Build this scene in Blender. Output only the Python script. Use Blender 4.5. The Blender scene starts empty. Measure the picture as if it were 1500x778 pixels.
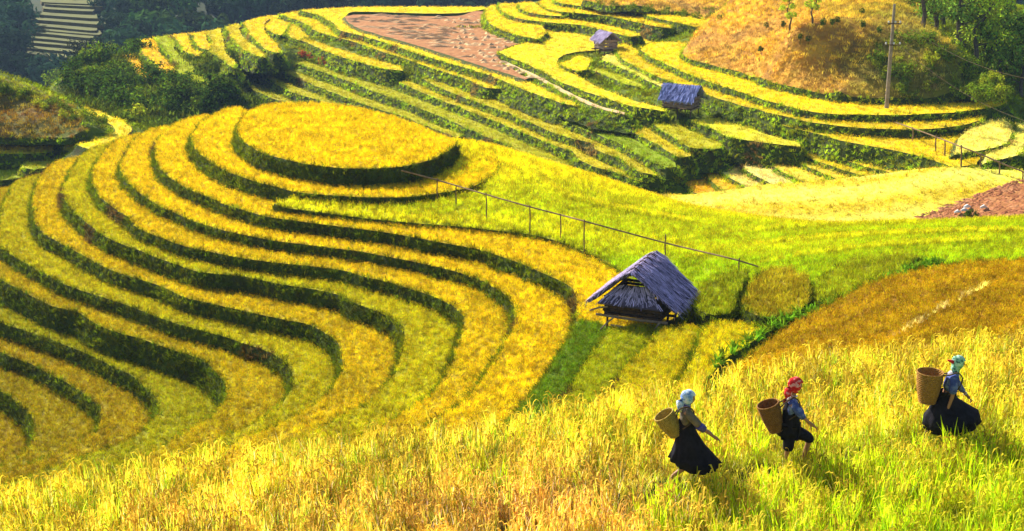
import bpy, bmesh, math, random
import numpy as np
from mathutils import Vector, Matrix, geometry, noise

random.seed(7)
RNG = np.random.default_rng(7)
S = bpy.context.scene
COL = S.collection

# ------------------------------------------------------------------ camera, world, sun
F, CX, CY, PITCH, ZO = 2100.0, 750.0, 389.0, math.radians(16.5), 34.0
cam = bpy.data.cameras.new('camera')
cam.sensor_fit = 'HORIZONTAL'; cam.sensor_width = 36.0; cam.lens = 36.0*F/1500.0
cam.clip_start = 0.5; cam.clip_end = 6000
camo = bpy.data.objects.new('camera', cam); COL.objects.link(camo)
camo.location = (0, 0, ZO); camo.rotation_euler = (math.pi/2-PITCH, 0, 0)
S.camera = camo
SUN_ELEV, SUN_AZ = math.radians(33), math.atan2(-0.62, 0.78)      # azimuth from +Y, clockwise positive to +X
w = bpy.data.worlds.new('World'); S.world = w; w.use_nodes = True
nt = w.node_tree; bg = nt.nodes['Background']
sky = nt.nodes.new('ShaderNodeTexSky'); sky.sky_type = 'NISHITA'; sky.sun_disc = False
sky.sun_elevation = SUN_ELEV; sky.sun_rotation = SUN_AZ
sky.air_density = 1.0; sky.dust_density = 1.0; sky.ozone_density = 1.0
nt.links.new(sky.outputs[0], bg.inputs[0]); bg.inputs[1].default_value = 0.085
sl = bpy.data.lights.new('sun', 'SUN'); sl.energy = 5.0; sl.angle = math.radians(0.5); sl.color = (1, 0.92, 0.74)
so = bpy.data.objects.new('sun', sl); COL.objects.link(so)
sd = Vector((math.sin(SUN_AZ)*math.cos(SUN_ELEV), math.cos(SUN_AZ)*math.cos(SUN_ELEV), math.sin(SUN_ELEV)))
so.rotation_euler = sd.to_track_quat('Z', 'Y').to_euler(); so.location = (-60, 80, 120)
vs = S.view_settings; vs.view_transform = 'Standard'; vs.look = 'None'; vs.gamma = 1; vs.use_curve_mapping = False
vs.exposure = 0.95
S.render.engine = 'CYCLES'
cy = S.cycles
cy.max_bounces = 5; cy.diffuse_bounces = 2; cy.glossy_bounces = 1; cy.transmission_bounces = 3; cy.transparent_max_bounces = 4
cy.use_denoising = True

# ------------------------------------------------------------------ projection helpers
CP, SP = math.cos(PITCH), math.sin(PITCH)
def ray(px, py):
    a = (px-CX)/F; b = -(py-CY)/F
    return a, CP + b*SP, -SP + b*CP
def P(px, py, z):
    """point of the plane z (metres below the camera) that the photograph shows at px, py"""
    x, y, zz = ray(px, py); t = z/zz
    return (x*t, y*t, z)
def TPS(pts, lam=0.0):
    p = np.array(pts, float); n = len(p)
    c = p[:, :2].mean(0); s = 30.0
    q = (p[:, :2]-c)/s
    d2 = ((q[:, None]-q[None])**2).sum(-1)
    K = np.where(d2 > 0, 0.5*d2*np.log(np.maximum(d2, 1e-12)), 0)+lam*np.eye(n)
    A = np.zeros((n+3, n+3)); A[:n, :n] = K; A[:n, n] = 1; A[:n, n+1:] = q; A[n, :n] = 1; A[n+1:, :n] = q.T
    b = np.zeros(n+3); b[:n] = p[:, 2]
    sol = np.linalg.lstsq(A, b, rcond=None)[0]
    def f(x, y):
        x = np.atleast_1d(np.asarray(x, float)); y = np.atleast_1d(np.asarray(y, float))
        out = np.empty(len(x))
        for i in range(0, len(x), 20000):
            X = (np.stack([x[i:i+20000], y[i:i+20000]], 1)-c)/s
            d = ((X[:, None]-q[None])**2).sum(-1)
            U = np.where(d > 0, 0.5*d*np.log(np.maximum(d, 1e-12)), 0)
            out[i:i+20000] = U@sol[:n]+sol[n]+X@sol[n+1:]
        return out
    return f
def hit(f, px, py, d0=8.0, d1=260.0):
    """where the view ray through px, py meets the surface z=f(x,y)"""
    x, y, z = ray(px, py)
    t = np.linspace(d0, d1, 900)
    h = z*t-f(x*t, y*t)
    i = int(np.argmax(h < 0))
    if h[i] >= 0: i = len(t)-1
    t0 = t[max(i-1, 0)]; t1 = t[i]
    a, b = h[max(i-1, 0)], h[i]
    tt = t0+(t1-t0)*(a/(a-b) if a != b else 0)
    return (x*tt, y*tt, z*tt)
def resample(pts, sp, closed=False):
    """Catmull-Rom through 3-D points, about sp metres apart"""
    p = [Vector(q) for q in pts]; n = len(p); out = []
    m = n if closed else n-1
    for i in range(m):
        a = p[(i-1) % n] if (closed or i > 0) else p[0]*2-p[1]
        b = p[i]; c = p[(i+1) % n]
        d = p[(i+2) % n] if (closed or i+2 < n) else p[n-1]*2-p[n-2]
        L = (c-b).length; k = max(1, int(round(L/sp)))
        # centripetal
        t0 = 0; t1 = t0+max((b-a).length, 1e-4)**.5; t2 = t1+max(L, 1e-4)**.5; t3 = t2+max((d-c).length, 1e-4)**.5
        for j in range(k):
            t = t1+(t2-t1)*j/k
            A1 = a*((t1-t)/(t1-t0))+b*((t-t0)/(t1-t0)); A2 = b*((t2-t)/(t2-t1))+c*((t-t1)/(t2-t1)); A3 = c*((t3-t)/(t3-t2))+d*((t-t2)/(t3-t2))
            B1 = A1*((t2-t)/(t2-t0))+A2*((t-t0)/(t2-t0)); B2 = A2*((t3-t)/(t3-t1))+A3*((t-t1)/(t3-t1))
            out.append(B1*((t2-t)/(t2-t1))+B2*((t-t1)/(t2-t1)))
    if not closed: out.append(p[-1])
    return out
def inpoly(xs, ys, poly):
    inside = np.zeros(len(xs), bool); n = len(poly); j = n-1
    for i in range(n):
        xi, yi = poly[i]; xj, yj = poly[j]
        if yi != yj:
            c = ((yi > ys) != (yj > ys)) & (xs < (xj-xi)*(ys-yi)/(yj-yi)+xi)
            inside ^= c
        j = i
    return inside

# ------------------------------------------------------------------ object helpers
def tag(o, label=None, cat=None, group=None, kind=None):
    if label: o['label'] = label
    if cat: o['category'] = cat
    if group: o['group'] = group
    if kind: o['kind'] = kind
    return o
def link(name, me, mats=(), parent=None, loc=None, rot=None):
    if not me.materials:
        for m in mats: me.materials.append(m)
    o = bpy.data.objects.new(name, me); COL.objects.link(o)
    if parent is not None: o.parent = parent
    if loc is not None: o.location = loc
    if rot is not None: o.rotation_euler = rot
    return o
def empty(name, loc, rz=0.0):
    o = bpy.data.objects.new(name, None); COL.objects.link(o); o.empty_display_size = 0.3
    o.location = loc; o.rotation_euler = (0, 0, rz); return o
def mesh_from(name, v, f, smooth=False):
    me = bpy.data.meshes.new(name); me.from_pydata([tuple(q) for q in v], [], f); me.update()
    if smooth: me.polygons.foreach_set('use_smooth', [True]*len(me.polygons))
    return me
class MB:
    """collects simple shapes into one mesh"""
    def __init__(s): s.v = []; s.f = []
    def add(s, v, f):
        o = len(s.v); s.v += [tuple(q) for q in v]; s.f += [tuple(i+o for i in q) for q in f]
    def tube(s, pts, rad, n=8, cap=True, jit=0.0):
        pts = [Vector(p) for p in pts]; m = len(pts)
        if not hasattr(rad, '__len__'): rad = [rad]*m
        rings = []
        up = Vector((0, 0, 1))
        for i, p in enumerate(pts):
            t = (pts[min(i+1, m-1)]-pts[max(i-1, 0)]).normalized()
            a = t.cross(up if abs(t.z) < .95 else Vector((1, 0, 0))).normalized(); b = t.cross(a).normalized()
            rings.append([p+(a*math.cos(2*math.pi*k/n)+b*math.sin(2*math.pi*k/n))*rad[i]*(1+random.uniform(-jit, jit)) for k in range(n)])
        v = [q for r in rings for q in r]; f = []
        for i in range(m-1):
            for k in range(n):
                f.append((i*n+k, i*n+(k+1) % n, (i+1)*n+(k+1) % n, (i+1)*n+k))
        if cap:
            f.append(tuple(range(n-1, -1, -1))); f.append(tuple((m-1)*n+k for k in range(n)))
        s.add(v, f)
    def box(s, c, d, R=None):
        x, y, z = (q/2 for q in d); R = R or Matrix.Identity(3)
        v = [Vector(c)+R@Vector((i*x, j*y, k*z)) for i in (-1, 1) for j in (-1, 1) for k in (-1, 1)]
        s.add(v, [(0, 1, 3, 2), (4, 6, 7, 5), (0, 4, 5, 1), (2, 3, 7, 6), (0, 2, 6, 4), (1, 5, 7, 3)])
    def bar(s, a, b, wd, th):
        a, b = Vector(a), Vector(b); t = (b-a); L = t.length; t.normalize()
        u = t.cross(Vector((0, 0, 1)) if abs(t.z) < .95 else Vector((0, 1, 0))).normalized(); n = u.cross(t)
        R = Matrix((t, u, n)).transposed(); s.box((a+b)/2, (L, wd, th), R)
    def mesh(s, name, smooth=False): return mesh_from(name, s.v, s.f, smooth)
    def build(s, name, mat, parent=None, smooth=False, loc=None): return link(name, s.mesh(name, smooth), [mat], parent, loc)

# ------------------------------------------------------------------ materials
def newmat(name):
    m = bpy.data.materials.new(name); m.use_nodes = True; t = m.node_tree; t.nodes.clear()
    return m, t, t.nodes.new, t.links.new
def ramp(N, stops):
    r = N('ShaderNodeValToRGB'); e = r.color_ramp.elements
    e[0].position, e[0].color = stops[0][0], (*stops[0][1], 1); e[1].position, e[1].color = stops[-1][0], (*stops[-1][1], 1)
    for p, c in stops[1:-1]:
        q = e.new(p); q.color = (*c, 1)
    return r
def surf_mat(name, stops, scale=3.0, rough=0.9, bump=0.3, bscale=None, attr=None, detail=8.0, stretch=None, spec=0.2, coord='Object'):
    """noise-ramped principled material; attr multiplies in a per-vertex crop colour"""
    m, t, N, L = newmat(name)
    tc = N('ShaderNodeTexCoord'); src = tc.outputs[coord]
    if stretch:
        mp = N('ShaderNodeMapping'); mp.inputs['Scale'].default_value = stretch; L(src, mp.inputs[0]); src = mp.outputs[0]
    nz = N('ShaderNodeTexNoise'); nz.inputs['Scale'].default_value = scale; nz.inputs['Detail'].default_value = detail; nz.inputs['Roughness'].default_value = .65
    L(src, nz.inputs[0]); r = ramp(N, stops); L(nz.outputs[0], r.inputs[0]); col = r.outputs[0]
    if attr:
        a = N('ShaderNodeAttribute'); a.attribute_name = attr
        mx = N('ShaderNodeMix'); mx.data_type = 'RGBA'; mx.blend_type = 'MULTIPLY'; mx.inputs[0].default_value = 1
        L(col, mx.inputs[6]); L(a.outputs[0], mx.inputs[7]); col = mx.outputs[2]
    b = N('ShaderNodeBsdfPrincipled'); b.inputs['Roughness'].default_value = rough; b.inputs['Specular IOR Level'].default_value = spec
    L(col, b.inputs['Base Color'])
    if bump:
        n2 = N('ShaderNodeTexNoise'); n2.inputs['Scale'].default_value = bscale or scale*3; n2.inputs['Detail'].default_value = 6; L(src, n2.inputs[0])
        bp = N('ShaderNodeBump'); bp.inputs['Strength'].default_value = bump; bp.inputs['Distance'].default_value = .15
        L(n2.outputs[0], bp.inputs['Height']); L(bp.outputs[0], b.inputs['Normal'])
    o = N('ShaderNodeOutputMaterial'); L(b.outputs[0], o.inputs[0]); return m
def leaf_mat(name, inst_attr=None, base=(.1, .2, .02), vary=.35, hue=.03, trans=.45, top=None):
    """thin leaves: diffuse + translucent, varied per plant and per leaf position"""
    m, t, N, L = newmat(name)
    oi = N('ShaderNodeObjectInfo')
    if inst_attr:
        a = N('ShaderNodeAttribute'); a.attribute_type = 'INSTANCER'; a.attribute_name = inst_attr; col = a.outputs[0]
    else:
        c = N('ShaderNodeRGB'); c.outputs[0].default_value = (*base, 1); col = c.outputs[0]
    geo = N('ShaderNodeNewGeometry')
    wn = N('ShaderNodeTexNoise'); wn.inputs['Scale'].default_value = 0.8 if inst_attr else 2.2; wn.inputs['Detail'].default_value = 4
    L(geo.outputs['Position'], wn.inputs[0])
    mr = N('ShaderNodeMapRange'); mr.inputs[1].default_value = .3; mr.inputs[2].default_value = .7; mr.inputs[3].default_value = 1-vary; mr.inputs[4].default_value = 1+vary
    ad = N('ShaderNodeMath'); ad.operation = 'ADD'; sb = N('ShaderNodeMath'); sb.operation = 'MULTIPLY'; sb.inputs[1].default_value = .5
    L(wn.outputs[0], ad.inputs[0])
    if inst_attr: L(oi.outputs['Random'], ad.inputs[1])
    else: L(geo.outputs['Random Per Island'], ad.inputs[1])
    L(ad.outputs[0], sb.inputs[0]); L(sb.outputs[0], mr.inputs[0])
    hs = N('ShaderNodeHueSaturation')
    mh = N('ShaderNodeMapRange'); mh.inputs[3].default_value = .5-hue; mh.inputs[4].default_value = .5+hue
    L(oi.outputs['Random'] if inst_attr else geo.outputs['Random Per Island'], mh.inputs[0]); L(mh.outputs[0], hs.inputs['Hue'])
    L(mr.outputs[0], hs.inputs['Value']); L(col, hs.inputs['Color']); col = hs.outputs[0]
    if top:      # seed heads carry their own part colour in a mesh attribute
        at = N('ShaderNodeAttribute'); at.attribute_name = top
        mx = N('ShaderNodeMix'); mx.data_type = 'RGBA'; mx.blend_type = 'MULTIPLY'; mx.inputs[0].default_value = 1
        L(col, mx.inputs[6]); L(at.outputs[0], mx.inputs[7]); col = mx.outputs[2]
    d = N('ShaderNodeBsdfDiffuse'); tr = N('ShaderNodeBsdfTranslucent'); L(col, d.inputs[0]); L(col, tr.inputs[0])
    ms = N('ShaderNodeMixShader'); ms.inputs[0].default_value = trans; L(d.outputs[0], ms.inputs[1]); L(tr.outputs[0], ms.inputs[2])
    o = N('ShaderNodeOutputMaterial'); L(ms.outputs[0], o.inputs[0]); return m

M = {}
M['tread'] = surf_mat('stubble under rice', [(.3, (.35, .33, .3)), (.7, (.85, .85, .8))], 6, attr='tint', bump=.5)
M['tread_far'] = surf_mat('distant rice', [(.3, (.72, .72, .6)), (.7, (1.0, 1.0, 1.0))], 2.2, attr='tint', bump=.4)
M['bank'] = surf_mat('grassy bank', [(.3, (.04, .03, .006)), (.5, (.05, .075, .004)), (.7, (.09, .13, .005))], 1.2, bump=.8, bscale=9)
M['ground'] = surf_mat('hillside grass', [(.28, (.10, .09, .006)), (.42, (.10, .14, .003)), (.58, (.15, .20, .003)), (.75, (.21, .25, .005))], .35, bump=.9, bscale=3)
M['soil'] = surf_mat('bare earth', [(.3, (.22, .075, .02)), (.5, (.42, .17, .055)), (.7, (.55, .28, .11))], 1.3, bump=.8, bscale=4)
M['rice'] = leaf_mat('rice leaves', 'tint', vary=.45, hue=.018, trans=.5, top='part')
M['bankgrass'] = leaf_mat('bank grass blades', 'tint', vary=.45, hue=.03, trans=.6)
M['straw'] = surf_mat('straw', [(.3, (.66, .40, .17)), (.7, (.88, .62, .34))], 5, bump=.4)
M['bamboo'] = surf_mat('weathered bamboo', [(.3, (.12, .07, .035)), (.7, (.33, .22, .12))], 6, bump=.2)
M['wood'] = surf_mat('old dark timber', [(.3, (.035, .02, .012)), (.7, (.16, .09, .05))], 5, bump=.5, stretch=(1, 1, 1))
M['palewood'] = surf_mat('peeled log', [(.3, (.25, .16, .1)), (.7, (.5, .36, .25))], 5, bump=.4)

# ------------------------------------------------------------------ fields: flat paddies with grassy banks
RICE = {'front': ([], [], []), 'slope': ([], [], []), 'far': ([], [], []), 'fore': ([], [], [])}   # verts, faces, face tints
BANK = {'front': ([], [], []), 'far': ([], [], [])}
BASEPTS = []          # control points of the ground under the paddies
CLAMP = []            # (polygon, z function) the ground stays below
GOLD = (.80, .47, .008); DEEP = (.62, .31, .008); OLIVE = (.50, .40, .008); LIME = (.46, .52, .008); YEL = (.88, .66, .012)
PALE = (.95, .85, .16); GREEN = (.28, .40, .01); BROWN = (.56, .29, .02); ORANGE = (.85, .42, .008)
def collect(store, v, f, tint):
    r, g, b = tint
    if r != g and g < .78*r: tint = (r*1.05, min(g*1.5, r*.86), b)
    o = len(store[0]); store[0].extend([tuple(q) for q in v]); store[1].extend([tuple(i+o for i in q) for q in f]); store[2].extend([tint]*len(f))
def field(lip, z, back, tint, zone='far', drop=.13, sk=.9, sp=None, zf=None, label='', rice=True, name='rice_terrace', mat=None,
          world_back=None, base=True, slope=None, inner=None, tintf=None, grass=True, bsp=None, deep=0, bmat=None):
    """lip: pixel polyline of the outer edge; back: pixel polyline closing it; both on plane z (or surface zf)"""
    slope = slope if slope is not None else (.42 if zone != 'far' else .5)
    sp = sp or (.45 if zone in ('front', 'slope', 'fore') else .9)
    def put(q):
        if len(q) == 3: return q          # already a point of the world
        return P(q[0], q[1], z) if zf is None else hit(zf, q[0], q[1])
    L = resample([put(q) for q in lip], sp)
    B = resample([put(q) for q in back], bsp or sp) if back else []
    if world_back: B = B+[Vector(q) for q in world_back]
    pts = L+B
    n = len(pts)
    # small natural wobble of the edge
    xy = []
    for i, p in enumerate(pts):
        k = .10 if zone != 'far' else .22
        wv = noise.noise_vector(Vector((p.x*.55, p.y*.55, z*3.1)))*k
        xy.append(Vector((p.x+wv.x, p.y+wv.y)))
    area = sum(xy[i].x*xy[(i+1) % n].y-xy[(i+1) % n].x*xy[i].y for i in range(n))
    zz = (lambda a, b: z-drop+0*np.asarray(a)) if zf is None else (lambda a, b: zf(a, b)-drop)
    vin = list(xy); step = inner or 0
    if step:
        x0, x1 = min(q.x for q in xy), max(q.x for q in xy); y0, y1 = min(q.y for q in xy), max(q.y for q in xy)
        gx, gy = np.meshgrid(np.arange(x0, x1, step), np.arange(y0, y1, step)); gx = gx.ravel(); gy = gy.ravel()
        ok = inpoly(gx, gy, [(q.x, q.y) for q in xy])
        vin += [Vector((a, b)) for a, b in zip(gx[ok], gy[ok])]
    cv, ce, cf, _, _, _ = geometry.delaunay_2d_cdt(vin, [], [list(range(n))], 1, 1e-4)
    hz = zz(np.array([q.x for q in cv]), np.array([q.y for q in cv]))
    tv = [(q.x, q.y, float(h)+ZO) for q, h in zip(cv, hz)]
    tf = [tuple(f) for f in cf]
    tf = [f if ((tv[f[1]][0]-tv[f[0]][0])*(tv[f[2]][1]-tv[f[0]][1])-(tv[f[2]][0]-tv[f[0]][0])*(tv[f[1]][1]-tv[f[0]][1])) > 0 else f[::-1] for f in tf]
    # banks
    hb = zz(np.array([q.x for q in xy]), np.array([q.y for q in xy]))
    sgn = 1 if area > 0 else -1
    rows = 4; sv = []; sf = []
    for i, q in enumerate(xy):
        a = xy[i-1]; b = xy[(i+1) % n]; t = (b-a)
        if t.length < 1e-6: t = Vector((1, 0))
        t.normalize(); nrm = Vector((t.y, -t.x))*sgn
        for r in range(rows):
            u = r/(rows-1)
            off = slope*(u*(sk+deep)/sk)**1.1*(1+.5*noise.noise(Vector((q.x*.9, q.y*.9, u*2)))) + (0.05*noise.noise(Vector((q.x*3, q.y*3, u*4))) if 0 < r else 0)
            sv.append((q.x+nrm.x*off, q.y+nrm.y*off, float(hb[i])-(sk+deep)*u+ZO))
    for i in range(n):
        j = (i+1) % n
        for r in range(rows-1):
            a, b, c, d = i*rows+r, i*rows+r+1, j*rows+r+1, j*rows+r
            sf.append((a, b, c, d) if sgn > 0 else (d, c, b, a))
    me = mesh_from(name, tv+sv, tf+[tuple(k+len(tv) for k in f) for f in sf])
    me.materials.append(mat or M['tread' if zone != 'far' else 'tread_far']); me.materials.append(bmat or M['bank'])
    mi = np.zeros(len(me.polygons), np.int32); mi[len(tf):] = 1; me.polygons.foreach_set('material_index', mi)
    ca = me.attributes.new('tint', 'FLOAT_COLOR', 'POINT')
    arr = np.ones((len(me.vertices), 4), np.float32); arr[:, :3] = tint
    if tintf is not None:
        for i, q in enumerate(tv): arr[i, :3] = tintf(q)
    ca.data.foreach_set('color', arr.ravel())
    o = link(name, me); tag(o, label or 'terraced rice paddy with a grassy bank', None, None, 'structure')
    if rice:
        st = RICE[zone]
        if tintf is None: collect(st, tv, tf, tint)
        else:
            for f in tf:
                c = tuple(sum(tv[k][m] for k in f)/3 for m in range(3)); collect(st, [tv[k] for k in f], [(0, 1, 2)], tintf(c))
    if grass:
        bz = 'far' if zone == 'far' else 'front'; nl = len(L)
        keep = [f for i, f in enumerate(sf) if i//(rows-1) < nl]
        idx = sorted({k for f in keep for k in f}); mp = {k: i for i, k in enumerate(idx)}
        collect(BANK[bz], [sv[k] for k in idx], [tuple(mp[k] for k in f) for f in keep], (1, 1, 1))
    poly = [(q.x, q.y) for q in xy]
    CLAMP.append((poly, zz))
    if base:
        for i in range(0, len(L), max(1, int(3.0/sp))): BASEPTS.append((xy[i].x, xy[i].y, float(hb[i])-sk+.05))
        for i in range(len(L), n, max(1, int(4.0/sp))): BASEPTS.append((xy[i].x, xy[i].y, float(hb[i])-.25))
    return pts

# ---- the near hill: thirteen levels round a valley head, each lip traced on its own level plane
LZ = [0, -15.5, -16.4, -17.15, -17.75, -18.25, -18.8, -19.55, -20.25, -20.85, -22.0, -22.7, -23.35, -24.1]
LIP = {
 1: [(392,151.5),(372,157),(358,167),(351,180),(351,197),(364,209),(391,223),(428,232.5),(450,237),(500,242.5),(550,243),(587,240.5),(627,231),(654,219),(668,208)],
 2: [(336,156.5),(316,164),(296,177),(284,192),(282,202),(294,223),(321,242),(361,258.5),(401,269),(433,277),(500,283),(550,285),(600,284.5),(641,279.5),(684,272),(707,263),(726,248),(729,237),(722,224)],
 3: [(268,174),(245,189),(232,203),(227,214),(231,237),(247,255),(277,274),(318,291),(354,304),(381,311.5),(420,318),(500,328),(567,337),(634,349),(701,361.5),(751,377.5),(794,394.5),(828,410),(842,422),(846,440),(845,466),(838,485),(820,515),(795,550),(770,580),(740,612),(650,665)],
 4: [(215,190),(192,211),(182,228),(177,238),(180,254),(194,270),(217,289),(254,307),(294,323.5),(334,335.5),(384,345.6),(434,353),(500,361),(534,366),(600,378.5),(651,390),(694,402),(727.5,418.6),(751,437),(758,454),(754,474),(741,497),(724,524),(704,555),(680,582),(640,610),(560,660)],
 5: [(175,202),(150,224),(140,239),(135,254),(139,274),(157,294),(187,315),(200,329),(240,346),(284,360),(330,370),(368,376.5),(434,384),(500,391.5),(534,401),(600,418),(641,433.6),(667,447),(680,462),(681,477),(671,500.5),(664,527),(647,554),(632,575),(590,602),(520,640),(450,690)],
 6: [(135,215),(108,243),(99,260),(92,274),(96,290),(110,308),(130,326),(160,346),(217,368),(261,385),(294,395),(351,400.5),(401,410),(451,418.6),(500,430),(517,438.6),(560,455),(584,470),(592,490),(589,517),(580,541),(560,564),(535,588),(470,622),(390,660),(330,700)],
 7: [(80,236),(60,257),(52,274),(48,290),(50,312),(57,332),(84,351),(134,377),(167,394),(227,412),(267,430),(317,442.5),(368,454),(418,463.5),(450,470),(477,484),(497,504),(502,524),(497,547),(483,568),(462,588),(410,617),(330,650),(240,700)],
 8: [(28,262),(12,284),(2,312),(-3,340),(0,358),(33,380),(73,402),(110,418.6),(150,432),(200,448.6),(251,467),(301,482),(351,497),(401,514),(420,528.6),(432,547),(427,563),(413,586),(390,605),(330,635),(250,670),(140,720)],
 9: [(-40,285),(-62,320),(-66,355),(-40,385),(0,405),(33,423.6),(73,443.6),(114,455),(150,475),(200,490),(251,509),(291,520.5),(307,529),(324,547),(335,567),(328,587),(311,604),(284,623.6),(254,640),(231,654),(170,690),(60,750)],
 10: [(-125,320),(-120,380),(-60,440),(0,468.7),(40,482),(90,499),(134,517),(167,534),(200,552),(220,569),(231,584),(235,594),(230,607),(217,621),(187,641),(134,662),(67,684),(-60,735)],
 11: [(-190,390),(-110,465),(-50,492),(0,511.7),(40,526.7),(74,544),(110,564),(130,579),(147,594),(151,607),(144,624),(129,638),(100,654),(50,674),(0,690),(-90,720)],
 12: [(-230,450),(-120,520),(-50,550),(0,568.5),(20,580),(43,602),(53,620),(50,640),(35,659),(0,680),(-90,712)],
}
LTINT = {1: (.90, .56, .006), 2: (.90, .60, .008), 3: (.88, .58, .008), 4: (.86, .54, .008), 5: (.80, .54, .008), 6: (.68, .58, .008), 7: (.74, .52, .008),
         8: (.64, .54, .008), 9: (.64, .48, .008), 10: (.54, .48, .008), 11: (.55, .40, .008), 12: (.50, .38, .008), 13: (.50, .33, .008)}
LTINT = {k: (r*.97, g*1.07, b) for k, (r, g, b) in LTINT.items()}
def lipxy(k):
    q = [P(a, b, LZ[k]) for a, b in LIP[k]]
    s = Vector(q[0]); pre = [] if k == 1 else [(s.x+(.9 if k > 2 else .5), s.y+(1.8 if k > 2 else .4), LZ[k])]    # the edge runs on round the back of the hill
    return [Vector(p) for p in pre]+[Vector(p) for p in q]
def wf(lipw, z, backw, tint, **kw):
    """as field(), from world polylines"""
    return field([(p[0], p[1], z) for p in lipw], z, None, tint, world_back=[(p[0], p[1], z) for p in backw], **kw)
top = [P(a, b, LZ[1]) for a, b in LIP[1]]
topback = [P(a, b, LZ[1]) for a, b in [(668,206),(640,193),(600,176),(560,164),(504,152.5),(467,149),(430,149),(410,149.8)]]
wf(top, LZ[1], resample(topback, .5), LTINT[1], zone='front', sk=1.1, label='golden rice on the oval summit terrace of the near hill')
names = ['', '', 'second terrace ring just below the oval summit', 'third terrace ring, reaching right to the thatched hut']
for k in range(2, 14):
    up = resample(lipxy(k-1), .45)
    if k == 13:
        lip = [Vector((-55, 75, 0)), Vector((-40, 62, 0)), Vector((-45, 40, 0)), Vector((-20, 38, 0))]
        back = list(reversed(up))
        wf(up, LZ[13]-.05, [(p.x, p.y) for p in lip][::-1], LTINT[13], zone='front', sk=.6, slope=0, grass=False, label='lowest paddy floor of the near valley, at the left edge')
        continue
    low = lipxy(k)
    if k == 2:
        back = [P(a, b, LZ[2]) for a, b in [(700,209),(668,203),(640,195)]]
        lip = resample(low, .45)
        wf(lip, LZ[2], back+[(p.x, p.y) for p in reversed(up)], LTINT[2], zone='front', sk=1.0, label='golden '+names[2])
        continue
    lip = resample(low, .45)
    if k == 3:
        nf = LIP[3].index((845,466))+2
        lip = resample(low[:nf], .45)
        bk3 = resample([P(a, b, LZ[3]) for a, b in [(868,470),(930,476),(985,463),(995,440),(940,405),(905,391),(861,367),(824,350),(784,338),(734,331),(667,324),(600,319),(534,312),(467,303),(418,297),(401,290)]], .6)
        up = resample(lipxy(2)[:LIP[2].index((401,269))+2], .45)
        wf(lip, LZ[3], [(p.x, p.y) for p in bk3]+[(p.x, p.y) for p in reversed(up)], LTINT[3], zone='front', sk=.9, label='golden '+names[3])
        continue
    wf(lip, LZ[k], [(p.x, p.y) for p in reversed(up)], LTINT[k], zone='front', sk=[0, 0, 0, .9, .8, .8, 1., 1., .9, 1.4, 1., 1., 1.][k],
       label=('golden '+names[3]) if k == 3 else 'curved rice terrace of the near hill, level %s below the summit' % ['', '', '', '', 'three', 'four', 'five', 'six', 'seven', 'eight', 'nine', 'ten', 'eleven'][k])

# ---- the smooth green slope right of the hill
SP_PTS = [(735,262,-16.55),(735,235,-16.5),(690,285,-16.7),(640,300,-16.78),(420,297,-16.8),(534,312,-16.9),(667,324,-16.95),(784,337,-16.95),(861,362,-17.0),(900,383,-17.0),
 (940,400,-17),(1000,420,-16.9),(1050,400,-16.7),(1150,380,-16.5),(1250,365,-16.3),(1400,350,-16),(1500,345,-15.9),(1500,372,-15.8),(1380,372,-15.9),(1280,400,-16.1),(1190,430,-16.4),
 (1090,455,-16.85),(1010,452,-17.05),(740,217,-16.6),(801,239,-16.9),(868,257,-17.3),(900,267,-17.5),(960,287,-17.8),(1040,308,-18),(1130,320,-18),(1200,327,-17.9),(1340,325,-17.4),(1500,318,-16.8),
 (850,300,-17.0),(1000,350,-17.3),(1150,350,-17.2),(1620,312,-16.2),(1620,370,-15.5),(1850,300,-15.0),(1850,360,-14.6)]
sp_w = [P(*q) for q in SP_PTS]
for q in SP_PTS:
    if q[1] < 330 and q[0] > 730 and q[:2] not in [(735,262),(735,235),(850,300)]:
        x, y, z = P(*q); sp_w += [(x*1.07, y*1.07, z-1.6), (x*1.16, y*1.16, z-4.5)]
SLOPE = TPS(sp_w, 1e-4)
lip_s = [hit(SLOPE, a, b) for a, b in [(401,294),(418,300),(467,306.5),(534,315.5),(600,322),(667,327.5),(734,334.5),(784,341),(824,352),(861,366),(885,377),(906,390),(950,425),(990,440),(1030,440),(1080,440),(1140,436),(1200,426),(1290,402),(1400,383),(1500,376),(1620,372),(1850,366)]]
bk = [P(1850,285,-15.6)]+[(x*1.10, y*1.10, 0) for x, y, z in [P(1500,318,-16.8),P(1340,325,-17.4),P(1200,327,-17.9),P(1130,320,-18),P(1040,308,-18),P(960,287,-17.8),P(900,267,-17.5),P(868,257,-17.3),P(801,239,-16.9),P(745,218,-16.6)]]
def slope_tint(q):
    n1 = noise.noise(Vector((q[0]*.12, q[1]*.12, 0))); n2 = noise.noise(Vector((q[0]*.5, q[1]*.5, 3)))
    plot = math.floor((q[1]+.28*q[0]+2.5*n1)/5.5)                    # long plots sown at different times
    far = max(0, min(1, (q[1]-59)/15.0)); k = max(0, min(1, far+.2*n1+.15*n2+.22*math.sin(plot*2.4)))
    a, b = Vector((.54, .68, .006)), Vector((.93, .84, .010))
    return tuple(a.lerp(b, k))
def wfz(lipw, backw, zf, tint, **kw):
    return field([(p[0], p[1], 0) for p in lipw], 0, None, tint, zf=zf, world_back=[(p[0], p[1], 0) for p in backw], **kw)
left = [P(a, b, -16.7)[:2] for a, b in [(700,208),(660,215),(600,250),(470,280)]]
wfz(lip_s, [b[:2] for b in bk]+left, SLOPE, LIME, zone='slope', sk=.6, inner=1.3, tintf=slope_tint, label='smooth lime green rice slope between the near hill and the hut')

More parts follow.
